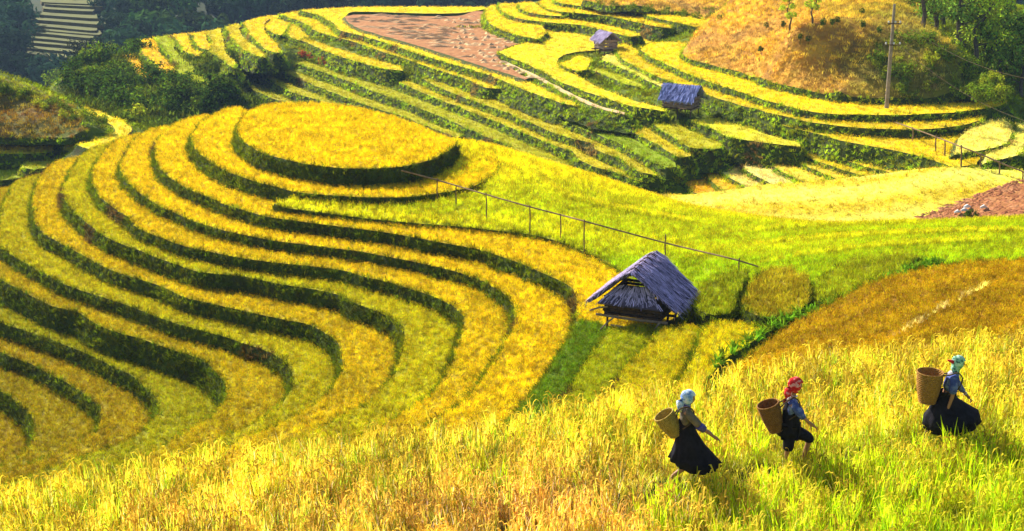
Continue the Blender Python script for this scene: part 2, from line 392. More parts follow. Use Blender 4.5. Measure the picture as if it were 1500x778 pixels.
# ---- strips and mounded plots round the hut
field([(845,467),(838,486),(820,516),(795,551),(770,581),(740,615)], -17.1, [(800,630),(835,575),(870,520),(900,481),(880,470),(862,466)], (.22, .36, .008), zone='front', label='dark green sloping strip of young rice left of the hut')
field([(905,477),(896,481),(868,515),(830,573),(795,622)], -16.75, [(870,625),(905,555),(940,508),(978,476),(940,470)], (.50, .54, .008), zone='front', label='olive rice strip in front of the hut')
field([(1000,472),(978,477),(938,511),(904,555),(865,610)], -16.3, [(960,610),(1000,548),(1022,508),(1036,483),(1020,476)], (.66, .60, .008), zone='front', label='yellowing rice strip right of the hut, second from the ditch')
field([(1128,478),(1085,470),(1060,468),(1041,471),(1021,508),(998,550),(960,600)], -15.85, [(1010,600),(1040,540),(1075,512),(1110,490)], (.78, .70, .008), zone='front', label='yellow rice strip bordering the green ditch')
def mound(lip, back, dz, tint, label): 
    g = lambda x, y: SLOPE(x, y)+dz
    field(lip, 0, back, tint, zf=g, zone='slope', sk=1.7, label=label, slope=.3, base=False, inner=.8)
mound([(1096,390),(1050,404),(1022,422),(1014,438),(1024,450),(1046,456),(1066,455),(1075,440),(1082,418)], [(1094,402)], .85, (.42, .47, .008), 'rounded lime green rice plot beside the hut')
mound([(1125,390),(1102,410),(1092,434),(1097,453),(1120,459),(1158,456),(1178,445),(1186,428)], [(1184,403),(1150,387)], .85, (.50, .42, .012), 'rounded brownish rice plot between two green plots')
mound([(1330,366),(1260,376),(1220,391),(1200,408),(1196,426),(1208,440),(1242,434),(1280,416),(1310,396)], [(1345,372)], .85, (.46, .50, .008), 'rounded lime green rice plot above the ditch')

# ---- brown ripe field at the right and the foreground field
BR = TPS([P(*q) for q in [(1500,378,-13.5),(1400,384,-13.7),(1280,410,-14.0),(1180,460,-14.5),(1090,522,-14.7),(1200,530,-13.9),(1350,510,-13.4),(1500,490,-12.9),(1350,440,-13.65),(1620,375,-13.2),(1620,480,-12.5)]], 1e-4)
def brown_tint(q):
    k = .5+.6*noise.noise(Vector((q[0]*.25, q[1]*.25, 5)))+.45*math.sin((q[1]-.45*q[0])*3.0+1.5*noise.noise(Vector((q[0]*.3, q[1]*.3, 1))))
    return tuple(Vector((.46, .235, .008)).lerp(Vector((.62, .32, .008)), max(0, min(1, k))))
field([(1850,366),(1600,374),(1500,378),(1440,379),(1400,384),(1340,394),(1280,410),(1230,435),(1180,460),(1130,493),(1088,523),(1060,550)], 0, [(1150,560),(1300,535),(1500,505),(1600,495),(1850,470)], BROWN, zf=BR, zone='front', sk=1.4, inner=.5, tintf=brown_tint, label='brown ripe rice field sloping above the green ditch at the right')
FGZ = lambda x, y: -9.85+.012*np.asarray(x)-.02*np.maximum(0, 24-np.asarray(y))
FG = [(-330,742),(-200,722),(-70,703),(0,692),(150,668),(300,647),(500,622),(650,602),(800,579),(900,563),(1000,545),(1100,524),(1200,504),(1350,486),(1500,470),(1600,461),(1850,440)]
def fore_tint(q):
    n1 = noise.noise(Vector((q[0]*.3, q[1]*.5, 9))); n2 = noise.noise(Vector((q[0]*1.3, q[1]*1.3, 2)))
    d = math.exp(-((q[0]-.0)/4.0)**2-((q[1]-20.5)/2.0)**2)          # the ripest patch, reddish ears
    g = max(0, min(1, (q[0]-2)/5.5))*max(0, min(1, (24.0-q[1])/4))     # still green towards the lower right
    c = Vector((.84, .82, .045)).lerp(Vector((.88, .62, .11)), max(0, min(1, .75*d+.3*n1)))
    c = c.lerp(Vector((.54, .68, .015)), max(0, min(1, .9*g+.45*n2)))
    return tuple(c)
field(FG, 0, [(1850,800),(1500,860),(750,880),(0,860),(-330,810)], GOLD, zf=FGZ, zone='fore', drop=.72, sk=2.2, inner=.8, slope=1.4, tintf=fore_tint, name='rice_field', label='foreground rice field that the three women cross')

# ---- the far hillside: every paddy band traced on its own level
def up(px, d): return [(a, b-d) for a, b in reversed(px)]
def band(lip, z, back=None, tint=YEL, label='', **kw):
    field(lip, z, back if back else up(lip, kw.pop('w', 9)), tint, zone='far', label=label, deep=kw.pop('deep', .9), **kw)
# right-hand stack
band([(938,71),(950,79),(965,87),(1000,103),(1017,110),(1052,122),(1087,133),(1133,148),(1180,160),(1212,164),(1243,165),(1290,166),(1337,165.5),(1407,161),(1453,155),(1476,150)], -20.8,
     [(1474,143),(1430,147),(1337,150),(1243,148),(1180,137),(1133,126),(1087,109),(1040,94),(1010,80),(1030,66),(985,60),(950,62)], YEL, 'yellow rice terrace along the foot of the grassy hill at the upper right', sk=.8)
band([(902,71),(914,86),(947,103),(993,121),(1040,138),(1087,152),(1133,164),(1197,178),(1243,183),(1290,186.5),(1360,186.5),(1407,181),(1430,176),(1440,168),(1434,163)], -21.35,
     [(1407,164),(1337,168),(1243,167),(1197,163),(1133,150),(1087,137),(1040,122),(993,104),(950,80),(915,62)], (.78,.56,.012), 'second terrace below the grassy hill, long curved and golden', sk=.8)
band([(1040,143),(1087,161),(1133,176),(1150,182),(1197,193.5),(1243,206),(1313,218),(1360,230),(1398,243)], -22.0,
     [(1430,238),(1450,216),(1478,192),(1470,168),(1437,171),(1407,182),(1337,188),(1250,187),(1197,180),(1133,166),(1087,155),(1052,143)], (.84,.60,.012), 'broad golden terrace that widens to the right below the utility pole', sk=1.0)
band([(1396,224),(1420,220),(1450,216),(1468,209),(1480,197),(1483,182)], -21.65, [(1470,172),(1440,176),(1405,200)], PALE, 'pale curved terrace at the right edge behind the bamboo rail', sk=.5)
band([(1438,238),(1455,232),(1480,228),(1497,219),(1504,206)], -21.85, [(1504,178),(1488,178),(1485,200),(1470,213),(1445,222)], PALE, 'small pale terrace at the right edge over a dark bank', sk=.9)
band([(882,86),(918,101),(953,118),(988,132),(1010,138)], -21.75, [(1010,130),(977,115),(930,97),(897,78),(888,78)], PALE, 'bright pale strip running down from the far hut to the blue roofed hut', sk=.7)
band([(868,101),(895,112),(920,122),(945,128)], -22.1, [(940,121),(905,108),(874,98)], (.60,.62,.02), 'short lime strip on the green bank below the far hut', sk=.6)
band([(821,92),(830,98),(846,102),(860,100)], -21.7, [(865,85),(850,80),(835,86)], YEL, 'small pale paddy left of the far hut', sk=.6)
band([(731,74),(740,80),(755,86),(790,100),(813,114),(848,128),(883,140),(930,154),(970,160)], -22.0,
     [(968,156),(930,146),(883,129),(848,111),(830,101),(815,88),(840,75),(900,70),(930,64),(985,58),(940,50),(880,40),(800,28),(765,30),(788,56)], (.92,.78,.03), 'wide bright yellow paddy in front of the far hut', sk=.9)
band([(711,13),(712,27),(722,36),(755,49),(789,56)], -21.45, [(800,46),(790,32),(767,26),(743,20),(733,8),(720,6)], YEL, 'curved yellow terrace at the far skyline beside the bare field', sk=1.0)
band([(731,4),(733,11),(743,20),(767,27),(802,31),(848,35),(883,43),(922,52)], -21.0, [(940,50),(900,38),(848,29),(802,24),(775,17),(762,4)], YEL, 'second curved terrace at the far skyline', sk=.8)
band([(760,4),(771,16),(802,21),(822,22)], -20.6, [(822,14),(795,6),(778,1)], (.92,.72,.02), 'short third terrace at the far skyline', sk=.6)
band([(788,2),(795,8),(813,14.5),(848,18),(883,21),(930,30),(965,38),(985,40)], -20.35, [(985,34),(953,25),(900,15),(848,8),(817,3),(800,-3)], (.86,.60,.012), 'fourth curved terrace above a thick grey bank', sk=1.1)
band([(812,-2),(817,2),(848,7),(883,10.5),(930,16.5),(953,23),(999,33),(1020,38)], -19.9, [(1040,30),(1000,22),(940,12),(890,2),(860,-6),(830,-10)], (.88,.62,.012), 'highest thin terrace below the hedge of the grassy hill', sk=.7)
# bare earth paddy and the bright band under it
SOILPX = [(505,23),(512,33),(531,42),(575,54.5),(633,71.5),(692,90.5),(749,108),(768,115)]
band([(735,91),(762,103),(790,115),(818,130),(850,146),(880,157),(914,166)], -22.35, [(916,163),(880,153),(850,141),(818,125),(790,110),(738,87)], (.9,.9,.9), 'narrow tan footpath along the foot of the wide yellow paddy', sk=.3, rice=False, mat=M['straw'], name='footpath')
band(SOILPX, -22.3, [(772,113),(735,88),(729,78),(745,67),(775,57),(740,48),(712,36),(713,16),(699,15),(668,22),(610,22),(563,20),(517,20)], (1,1,1), 'bare reddish paddy with rows of cut straw', sk=.35, rice=False, mat=M['soil'], grass=False)
band([(440,14),(470,22),(479,28),(487,31),(498,43),(531,51),(563,61),(598,72.5),(633,83.5),(680,97),(727,112.5),(767,129),(818,147),(846,154)], -22.6, [(846,150),(815,138),(790,126),(768,114),(749,107),(692,89),(633,70),(575,53),(531,40),(512,31),(506,22),(520,16),(610,18),(668,18),(710,12),(712,9.5),(640,9),(540,9),(500,10)], (.93,.76,.03), 'long bright yellow terrace under the bare paddy', sk=.8)
band([(410,20),(440,30),(455,38),(463,44),(482,50),(517,59.5),(563,75),(598,86),(633,98),(680,113),(715,127),(732,128)], -23.3, [(732,124),(680,104),(633,89),(563,67),(498,48),(482,36),(470,24),(440,15),(420,18)], (.80,.62,.012), 'yellow terrace band, second below the bare paddy', sk=.9)
band([(370,27),(405,31),(423,36),(420,43),(428,54),(447,60),(482,75.5),(517,87),(563,98.5),(590,102)], -24.0, [(588,97),(563,90),(517,77),(470,62),(447,49),(438,36),(428,24),(400,21)], (.80,.64,.012), 'yellow terrace band, third below the bare paddy', sk=1.0)
band([(619,113),(643,126),(690,144.5),(737,161),(783,180),(807,191),(835,200),(865,207),(877,219),(907,229),(931,247),(961,255)], -24.4, [(955,248),(940,240),(905,220),(870,204),(835,187),(800,172),(737,148),(690,131),(643,117),(625,110)], (.60,.52,.01), 'long olive terrace band ending at the finger plots', sk=.9)
band([(588,120),(594,123),(633,140),(690,162),(737,180.5),(783,199),(818,213),(837,219),(849,232),(877,244),(900,249),(917,257),(942,264)], -25.0, [(935,258),(905,245),(877,234),(850,220),(835,208),(783,190),(737,171),(690,151),(633,131),(600,117)], (.64,.54,.01), 'long olive terrace band next to the lowest one', sk=.9)
band([(436,91),(470,103),(517,120),(550,133),(597,150),(643,168),(690,188),(737,208),(783,229),(807,238),(835,246)], -25.6, [(832,236),(795,219),(737,194),(690,174),(643,156),(597,138),(550,122),(500,108),(470,96),(445,88)], (.52,.50,.01), 'long green terrace band starting at the red shrubs', sk=.9)
band([(416,103),(423,107),(470,127),(517,145),(563,161),(585,167),(620,181),(670,200)], -26.2, [(680,195),(643,184),(597,162),(563,152),(517,135),(470,118),(425,101)], (.56,.52,.01), 'green terrace band above the oval summit', sk=.9)
band([(382,108),(400,119),(430,134),(477,149),(520,168)], -26.8, [(530,160),(482,145),(447,131),(405,115),(390,106)], (.54,.50,.01), 'short green terrace band left of the oval summit', sk=.9)
band([(358,121),(364,126),(395,141),(414,148),(440,160)], -27.4, [(440,152),(407,137),(372,119)], (.52,.48,.01), 'low green terrace strip left of the oval summit', sk=.8)
band([(336,140),(350,146),(372,150),(392,158)], -27.9, [(395,152),(365,143),(345,136)], (.52,.48,.01), 'lowest green strip just above the near hill ridge', sk=.8)
# left end, plots that run down from the bright ridge
LEFT = [
 ([(385,37),(398,46),(409,50),(418,42)], -23.75, [(424,33),(412,29),(395,28)], (.88,.62,.012), 'small yellow plot at the notch of the ridge'),
 ([(355,32),(363,40),(367,51),(379,62),(397,74),(410,76)], -23.5, [(411,70),(404,62),(395,55),(388,44),(386,36),(392,24),(372,26)], (.85,.55,.01), 'orange plot below the ridge beside the brown gully'),
 ([(330,38),(340,54),(353,69),(372,78),(387,83)], -23.7, [(388,78),(374,67),(360,57),(351,44),(350,33)], (.72,.60,.012), 'green and yellow plot below the ridge'),
 ([(298,46),(310,58),(306,73),(318,81),(332,91),(342,98)], -24.1, [(345,90),(331,76),(328,62),(325,50),(322,40)], (.70,.60,.012), 'narrow yellow plot running down past a small tree'),
 ([(276,48),(284,52),(286,61),(295,69),(306,72)], -23.95, [(308,66),(302,57),(300,45)], (.85,.55,.01), 'small orange plot below the left ridge'),
 ([(250,50),(259,57),(267,69),(276,76),(290,81)], -24.1, [(294,76),(282,70),(278,60),(274,47)], (.85,.56,.01), 'orange plot, second from the bushes'),
 ([(224,54),(234,62),(243,73),(255,87),(262,94),(260,104),(281,115),(299,125),(320,130)], -24.4, [(320,124),(299,116),(284,104),(282,93),(269,85),(256,71),(253,58),(248,50)], (.50,.55,.012), 'lime plot that runs far down the left slope'),
 ([(206,58),(208,66),(211,78),(227,90),(237,104),(250,108)], -24.6, [(258,101),(246,90),(233,75),(229,62),(226,53)], (.88,.46,.008), 'bright orange plot at the left end of the ridge'),
 ([(178,81),(194,94),(206,108),(226,115)], -25.1, [(224,109),(207,95),(197,79)], (.84,.42,.008), 'separate orange plot among the bushes'),
]
for a, z, b, t, l in LEFT: band(a, z, b, t, l, sk=.9)
# right-hand lower group
band([(1010,173),(1018,178),(1045,187),(1073,200),(1110,205),(1149,210),(1172,212)], -22.7, [(1172,207),(1149,202),(1075,179),(1045,171)], (.80,.74,.04), 'pale green strip under the blue roofed hut', sk=.9)
band([(960,178),(962,185),(987,199),(1017,215),(1057,215)], -23.1, [(1059,209),(1033,199),(998,183),(977,173)], (.58,.54,.012), 'short olive strip below the blue roofed hut', sk=.8)
band([(891,176),(928,192),(963,209),(998,228),(1011,226)], -23.5, [(1011,221),(975,204),(940,181),(908,170)], (.66,.54,.012), 'short yellow strip, second below the blue roofed hut', sk=.8)
band([(827,177),(870,193),(905,207),(940,226),(977,243),(989,242)], -23.9, [(989,236),(963,222),(928,201),(882,179),(845,170)], (.34,.44,.01), 'leaf green strip above the finger plots', sk=.9)
FL = [(985,249,1017,279),(1029,242,1058,276),(1052,241,1089,271),(1087,241,1129,266),(1120,230,1180,264),(1153,223,1224,259),(1155,215,1264,255),(1171,206,1304,251),(1239,213,1336,246)]
FZ = [-25.3,-25.05,-24.8,-24.5,-24.2,-23.9,-23.6,-23.3,-22.9]
for i, (a, b, c, d) in enumerate(FL):
    if i+1 < len(FL): a2, b2, c2, d2 = FL[i+1]
    else: a2, b2, c2, d2 = 1300, 213, 1397, 246
    lip = [(a+4, b-7), (a, b), (a*.7+c*.3-1, b*.62+d*.38), (a*.35+c*.65-1, b*.3+d*.7), (c, d)]
    back = [(c+6, d+2), (c2-1, d2+1), (a2*.35+c2*.65, b2*.3+d2*.7), (a2*.7+c2*.3, b2*.62+d2*.38), (a2+3, b2-6)]
    band(lip, FZ[i], back, [ORANGE, (.85,.52,.02), (.92,.76,.2), (.92,.78,.25), (.90,.70,.08), (.88,.66,.05), (.74,.56,.02), (.86,.56,.04), (.66,.62,.02)][i],
         'finger shaped plot on the valley floor, number %s from its left end' % ['one','two','three','four','five','six','seven','eight','nine'][i], sk=.55 if i < 7 else .4, deep=0)
FLOOR = TPS([P(*q) for q in [(930,292,-26.1),(960,282,-25.8),(1017,280,-25.25),(1058,277,-25.0),(1089,272,-24.75),(1129,267,-24.45),(1180,265,-24.15),(1224,260,-23.85),(1264,256,-23.55),(1304,252,-23.25),(1336,247,-22.85),(1398,245,-22.0),(1440,247,-21.95),(1500,238,-21.7),(1600,232,-21.2),
   (1000,300,-25.7),(1100,310,-25.15),(1200,318,-24.8),(1300,312,-24.2),(1400,300,-23.4),(1500,280,-22.5),(1500,318,-23.1),(1620,300,-22.1),(1200,350,-25.5),(1350,345,-24.8),(1050,340,-26.1)]], 1e-4)
def floor_tint(q):
    r = .5+.5*math.sin((q[0]*.30+q[1]*.95)*1.25+2*noise.noise(Vector((q[0]*.1, q[1]*.1, 1))))       # rows of standing and cut rice
    return tuple(Vector((.74, .56, .012)).lerp(Vector((.97, .93, .16)), r))
field([(955,279),(1000,283),(1040,280),(1090,273),(1130,268),(1185,265),(1225,260),(1265,256),(1335,247),(1398,243),(1450,246),(1500,248),(1600,246)], 0, [(1620,330),(1340,352),(1100,352),(960,312)],
      PALE, zf=FLOOR, zone='far', drop=.10, sk=.6, inner=1.6, tintf=floor_tint, label='pale yellow field on the far valley floor')
field([(1338,323),(1360,313),(1395,301),(1425,291),(1462,275),(1500,267),(1600,255)], 0, [(1620,325),(1500,332),(1400,334)], (.62,.30,.2), zf=lambda x, y: FLOOR(x, y)+.25, zone='far', drop=.05, sk=.5, inner=1.2, rice=False, grass=False, mat=M['soil'], name='earth_field',
      label='reddish ploughed earth patch at the right edge')
# ---- left hillock with its little terraces
HK = TPS([P(*q) for q in [(-80,80,-17.5),(0,112,-19.6),(50,128,-20.2),(100,150,-21),(130,165,-21.6),(160,180,-22.3),(-80,150,-20.3),(0,160,-21.5),(60,180,-22.0),(100,195,-22.4),(150,205,-22.9),(0,198,-22.8),(60,200,-22.8),(-80,200,-22.9)]]+
        [tuple(np.array(P(*q))*(1.06, 1.06, 1)+(0, 0, -1.5)) for q in [(-80,80,-17.5),(0,112,-19.6),(50,128,-20.2),(100,150,-21),(160,180,-22.3)]], 1e-4)
def hk_tint(q):
    return (1, 1, 1)
M['hillock'] = surf_mat('weedy slope', [(.3, (.20, .07, .015)), (.45, (.17, .12, .015)), (.6, (.16, .18, .015)), (.75, (.28, .28, .02))], .30, bump=1, bscale=5)
field([(-90,202),(0,201),(60,202),(105,200),(125,190)], 0, [(118,172),(100,150),(50,128),(0,112),(-80,80)], (1,1,1), zf=HK, zone='far', drop=0, sk=.55, slope=.2, inner=1.5, rice=False, mat=M['hillock'], name='weedy_hillock', label='weedy hillock with bare red earth at the left edge')
band([(112,210),(135,204),(160,196),(168,190),(164,182),(150,176),(130,168)], -22.9, [(118,150),(150,163),(190,182),(192,190),(165,208),(130,216)], (.90,.74,.02), 'bright yellow rim paddy curving round the left hillock', sk=.5)
band([(-90,222),(0,223),(60,222),(78,220)], -24.0, [(78,212),(0,212),(-90,210)], (.80,.62,.015), 'yellow strip under the dark bank of the left hillock', sk=.9)
band([(92,217),(110,219),(140,214),(165,208)], -23.7, [(168,202),(130,208),(100,208)], (.78,.64,.015), 'short yellow strip right of the dark bank', sk=.8)
band([(30,243),(50,246),(75,243),(110,236)], -24.6, [(115,228),(75,233),(40,232)], (.52,.52,.012), 'green strip at the left edge, second from the bottom', sk=.8)
band([(-90,262),(0,262),(30,257),(60,248)], -25.2, [(55,242),(0,247),(-90,246)], (.42,.48,.012), 'lowest green strip at the left edge', sk=.8)
# ---- grassy hill at the upper right
GHE = [(855,0,-19.2),(900,9,-19.3),(970,17,-19.6),(1017,23,-19.9),(1063,27,-20.1),(1056,44,-20.35),(1012,60,-20.5),(1004,84,-20.5),(1040,94,-20.45),(1087,106,-20.4),(1133,121,-20.4),(1180,132,-20.4),(1243,142,-20.4),(1337,144,-20.4),(1430,140,-20.4),(1476,142,-20.5)]
GH = TPS([P(*q) for q in GHE+[(1063,99,-20.45),(1110,113,-20.4),(1156,127,-20.4),(1210,138,-20.4),(1290,144,-20.4),(1385,143,-20.4),(1050,20,-17.8),(1100,60,-18.6),(1100,15,-16.6),(1160,45,-16.0),(1200,35,-15.9),(1200,90,-17.4),(1300,75,-17.3),(1300,0,-15.0),(1250,0,-14.8),(1400,80,-17.3),(1345,20,-15.6),(1440,112,-18.7),(950,2,-18.7),
    (1060,112,-20.5),(1110,132,-20.5),(1160,150,-20.5),(1243,166,-20.5),(1337,168,-20.5),(1430,165,-20.5),(1000,100,-20.6),(1180,118,-19.8),(1243,127,-19.7),(1310,129,-19.7),(1380,129,-19.7),(1110,98,-19.9),(1000,-5,-17.5),(1100,-25,-15.4),(1200,-40,-13.9),(1300,-50,-13.6),(1350,-20,-14.4)]]+
   [tuple(np.array(P(*q))*(1.07, 1.07, 1)+(2, 0, -2.5)) for q in [(1476,148,-20.6),(1440,112,-18.7),(1400,80,-17.3),(1345,20,-15.6),(1350,-20,-14.4)]], 1e-4)
M['drygrass'] = surf_mat('dry hill grass', [(.3, (.20, .13, .04)), (.45, (.45, .26, .04)), (.6, (.62, .40, .04)), (.75, (.42, .40, .04))], .35, attr='tint', bump=1.0, bscale=4)
def gh_tint(q):
    g = max(0, min(1, (q[0]-25)/7)); n = .5*noise.noise(Vector((q[0]*.2, q[1]*.2, q[2]*.2)))
    up_ = max(0, min(1, (q[2]-ZO+18.5)/4))
    k = max(0, min(1, g-.5*up_+n))
    return tuple(Vector((1.15, .95, .8)).lerp(Vector((.38, .62, .3)), k))
field([P(*q) for q in GHE], 0, [(1440,112),(1400,78),(1345,20),(1350,-25),(1300,-55),(1200,-45),(1100,-30),(1000,-8),(930,-8)], (1,1,1), zf=GH, zone='far', drop=0, sk=.75, inner=1.3, rice=False, mat=M['drygrass'], tintf=gh_tint, name='grassy_hill', label='dry grassy hill with scattered bushes at the upper right')

# ------------------------------------------------------------------ ground sheet under everything
BASEPTS += [P(*q) for q in [(200,150,-26),(100,110,-25),(150,74,-23.6),(300,175,-27),(250,130,-25.8),(330,115,-25.2),(420,85,-24.9),(760,175,-23.4),(850,165,-22.9),(930,170,-22.9),(1000,168,-22.85),(1060,232,-23.9),(1000,237,-24.4),(930,130,-22.1),(870,120,-22.6),(1470,160,-21.6),(1500,150,-21.8),(1480,140,-21.8)]]
BASEPTS += [(-58, 150, -34), (-62, 165, -40), (-72, 185, -52), (-60, 188, -46), (-50, 200, -42), (-64, 140, -31), (-80, 165, -45)]
BASEPTS += [(0, 0, -2.0), (-25, 0, -3.5), (25, 0, -1.5), (-60, 0, -8), (60, 0, -3), (0, 12, -10.6), (-15, 12, -10.6), (15, 12, -10.4), (0, -25, 0), (-60, 25, -16), (60, 25, -12), (-15, 36, -20), (0, 37, -18), (-6, 29, -15.5), (10, 35, -15.2), (-30, 30, -20), (-12, 27, -15), (3, 31, -15), (15, 36, -14.8), (20, 36, -14.6),
            (-110, 60, -34), (-110, 130, -38), (-110, 200, -60), (-60, 235, -50), (0, 235, -45), (60, 200, -22), (110, 150, -22), (110, 80, -18), (70, 60, -14), (100, 200, -30), (-75, 100, -30), (0, 260, -70), (-110, 260, -85), (110, 260, -45)]
for q in sp_w: BASEPTS.append((q[0], q[1], q[2]-1.2))
bp = []
for q in BASEPTS:
    if not bp or min((q[0]-r[0])**2+(q[1]-r[1])**2 for r in bp) > 1.2: bp.append(q)
BASE = TPS(bp, 3e-3)
gx = np.concatenate([np.arange(-130, -60, 3.), np.arange(-60, 70, .8), np.arange(70, 131, 3.)])
gy = np.concatenate([np.arange(-20, 30, 2.), np.arange(30, 190, .8), np.arange(190, 262, 3.)])
X, Y = np.meshgrid(gx, gy); X = X.ravel(); Y = Y.ravel(); Z = BASE(X, Y)
Z += np.array([.16*noise.noise(Vector((a*.5, b*.5, 0)))+.07*noise.noise(Vector((a*1.6, b*1.6, 0))) for a, b in zip(X, Y)])
for poly, zf in CLAMP:
    pa = np.array(poly); m = (X > pa[:, 0].min()-1.2) & (X < pa[:, 0].max()+1.2) & (Y > pa[:, 1].min()-1.2) & (Y < pa[:, 1].max()+1.2)
    idx = np.nonzero(m)[0]
    if len(idx) == 0: continue
    ins = np.zeros(len(idx), bool)
    for dx, dy in ((0, 0), (.6, 0), (-.6, 0), (0, .6), (0, -.6)): ins |= inpoly(X[idx]+dx, Y[idx]+dy, poly)
    idx = idx[ins]
    if len(idx): Z[idx] = np.minimum(Z[idx], zf(X[idx], Y[idx])-.45)
nx = len(gx); ny = len(gy)
gi = np.arange(nx*ny).reshape(ny, nx)
gf = np.stack([gi[:-1, :-1].ravel(), gi[:-1, 1:].ravel(), gi[1:, 1:].ravel(), gi[1:, :-1].ravel()], 1)
gme = bpy.data.meshes.new('ground'); gme.from_pydata(np.stack([X, Y, Z+ZO], 1).tolist(), [], gf.tolist()); gme.polygons.foreach_set('use_smooth', [True]*len(gme.polygons))
ground = link('ground', gme, [M['ground']]); tag(ground, 'green hillside and valley ground that carries the terraces', None, None, 'structure')
def GZ(x, y):
    """ground height at one point"""
    i = min(max(int(np.searchsorted(gx, x))-1, 0), nx-2); j = min(max(int(np.searchsorted(gy, y))-1, 0), ny-2)
    u = (x-gx[i])/(gx[i+1]-gx[i]); v = (y-gy[j])/(gy[j+1]-gy[j]); z = Z.reshape(ny, nx)
    return float(z[j, i]*(1-u)*(1-v)+z[j, i+1]*u*(1-v)+z[j+1, i]*(1-u)*v+z[j+1, i+1]*u*v)
BASEG = lambda x, y: np.array([GZ(a, b) for a, b in zip(np.atleast_1d(x), np.atleast_1d(y))])

# ------------------------------------------------------------------ crop and grass: instanced tufts
def blade(mb, parts, ang, lean, h, w, n=3, droop=.35, col=(1, 1, 1), base=(0, 0)):
    """one arching leaf as a tapered strip"""
    d = Vector((math.cos(ang), math.sin(ang), 0)); s = Vector((-d.y, d.x, 0)); v = []; f = []
    for i in range(n+1):
        u = i/n; r = lean*u+droop*u**3*lean*2
        c = Vector((base[0], base[1], 0))+d*r*h+Vector((0, 0, h*(u-droop*lean*1.2*u**3)))
        ww = w*(1-u)**.7*(.75+.5*u)+w*.05
        v += [c-s*ww/2, c+s*ww/2]
    for i in range(n): f.append((2*i, 2*i+1, 2*i+3, 2*i+2))
    mb.add(v, f); parts += [col]*len(v)
def tuft(name, nb, h, w, spread, lean, ears, mat, n=3, rad=.1, dry=0):
    mb = MB(); parts = []
    for i in range(nb):
        a = random.uniform(0, 2*math.pi); r = rad*math.sqrt(random.random()); b = random.uniform(0, 6.28)
        blade(mb, parts, a, random.uniform(.3, 1)*lean, h*random.uniform(.65, 1.05), w*random.uniform(.7, 1.3), n, col=random.choice([(1.1, 1.08, 7), (1.12, .98, 5), (.62, .95, .8), (1.1, .86, 1.5)]) if random.random() < dry else (1, 1, 1), base=(r*math.cos(b), r*math.sin(b)))
    for i in range(ears):
        a = random.uniform(0, 6.28); r = rad*math.sqrt(random.random()); b = random.uniform(0, 6.28)
        hh = h*random.uniform(.85, 1.12); d = Vector((math.cos(a), math.sin(a), 0)); s = Vector((-d.y, d.x, 0)); p0 = Vector((r*math.cos(b), r*math.sin(b), hh*.7))
        pts = [p0, p0+d*.05*hh+Vector((0, 0, hh*.22)), p0+d*.13*hh+Vector((0, 0, hh*.30)), p0+d*.22*hh+Vector((0, 0, hh*.26))]
        ws = [w*.3, w*.6, w*1.0, w*.4]; v = []
        for p, q in zip(pts, ws): v += [p-s*q/2+Vector((0, 0, .3*q)), p+s*q/2]
        mb.add(v, [(0, 1, 3, 2), (2, 3, 5, 4), (4, 5, 7, 6)]); parts += [(1.12, .84, 1.2)]*8
    me = mb.mesh(name); me.materials.append(mat)
    ca = me.attributes.new('part', 'FLOAT_COLOR', 'POINT'); arr = np.ones((len(me.vertices), 4), np.float32); arr[:, :3] = parts; ca.data.foreach_set('color', arr.ravel())
    return bpy.data.objects.new(name, me)
def coll_of(name, objs):
    c = bpy.data.collections.new(name)
    for o in objs: c.objects.link(o)
    return c
def scatter(name, mesh, coll, density, smin, smax, tilt, seed, label, zs=1.0):
    o = link(name, mesh); tag(o, label, None, None, 'stuff')
    g = bpy.data.node_groups.new(name, 'GeometryNodeTree')
    g.interface.new_socket('Geometry', in_out='INPUT', socket_type='NodeSocketGeometry'); g.interface.new_socket('Geometry', in_out='OUTPUT', socket_type='NodeSocketGeometry')
    N, L = g.nodes.new, g.links.new
    gi_, go = N('NodeGroupInput'), N('NodeGroupOutput')
    d = N('GeometryNodeDistributePointsOnFaces'); d.inputs['Density'].default_value = density; d.inputs['Seed'].default_value = seed
    ci = N('GeometryNodeCollectionInfo'); ci.inputs['Collection'].default_value = coll; ci.inputs['Separate Children'].default_value = True; ci.inputs['Reset Children'].default_value = True
    ip = N('GeometryNodeInstanceOnPoints'); ip.inputs['Pick Instance'].default_value = True
    rv = N('FunctionNodeRandomValue'); rv.data_type = 'FLOAT_VECTOR'; rv.inputs[0].default_value = (-tilt, -tilt, 0); rv.inputs[1].default_value = (tilt, tilt, 6.283); rv.inputs['Seed'].default_value = seed+1
    rs = N('FunctionNodeRandomValue'); rs.data_type = 'FLOAT'; rs.inputs[2].default_value = smin; rs.inputs[3].default_value = smax; rs.inputs['Seed'].default_value = seed+2
    L(gi_.outputs[0], d.inputs['Mesh']); L(d.outputs['Points'], ip.inputs['Points']); L(ci.outputs[0], ip.inputs['Instance'])
    L(rv.outputs[0], ip.inputs['Rotation'])
    cx = N('ShaderNodeCombineXYZ'); mz = N('ShaderNodeMath'); mz.operation = 'MULTIPLY'; mz.inputs[1].default_value = zs
    L(rs.outputs[1], cx.inputs[0]); L(rs.outputs[1], cx.inputs[1]); L(rs.outputs[1], mz.inputs[0]); L(mz.outputs[0], cx.inputs[2]); L(cx.outputs[0], ip.inputs['Scale'])
    L(ip.outputs[0], go.inputs[0])
    md = o.modifiers.new('scatter', 'NODES'); md.node_group = g
    return o
def store_mesh(name, st, tint=None):
    me = mesh_from(name, st[0], st[1])
    ca = me.attributes.new('tint', 'FLOAT_COLOR', 'FACE'); arr = np.ones((len(me.polygons), 4), np.float32); arr[:, :3] = st[2] if tint is None else tint; ca.data.foreach_set('color', arr.ravel())
    return me
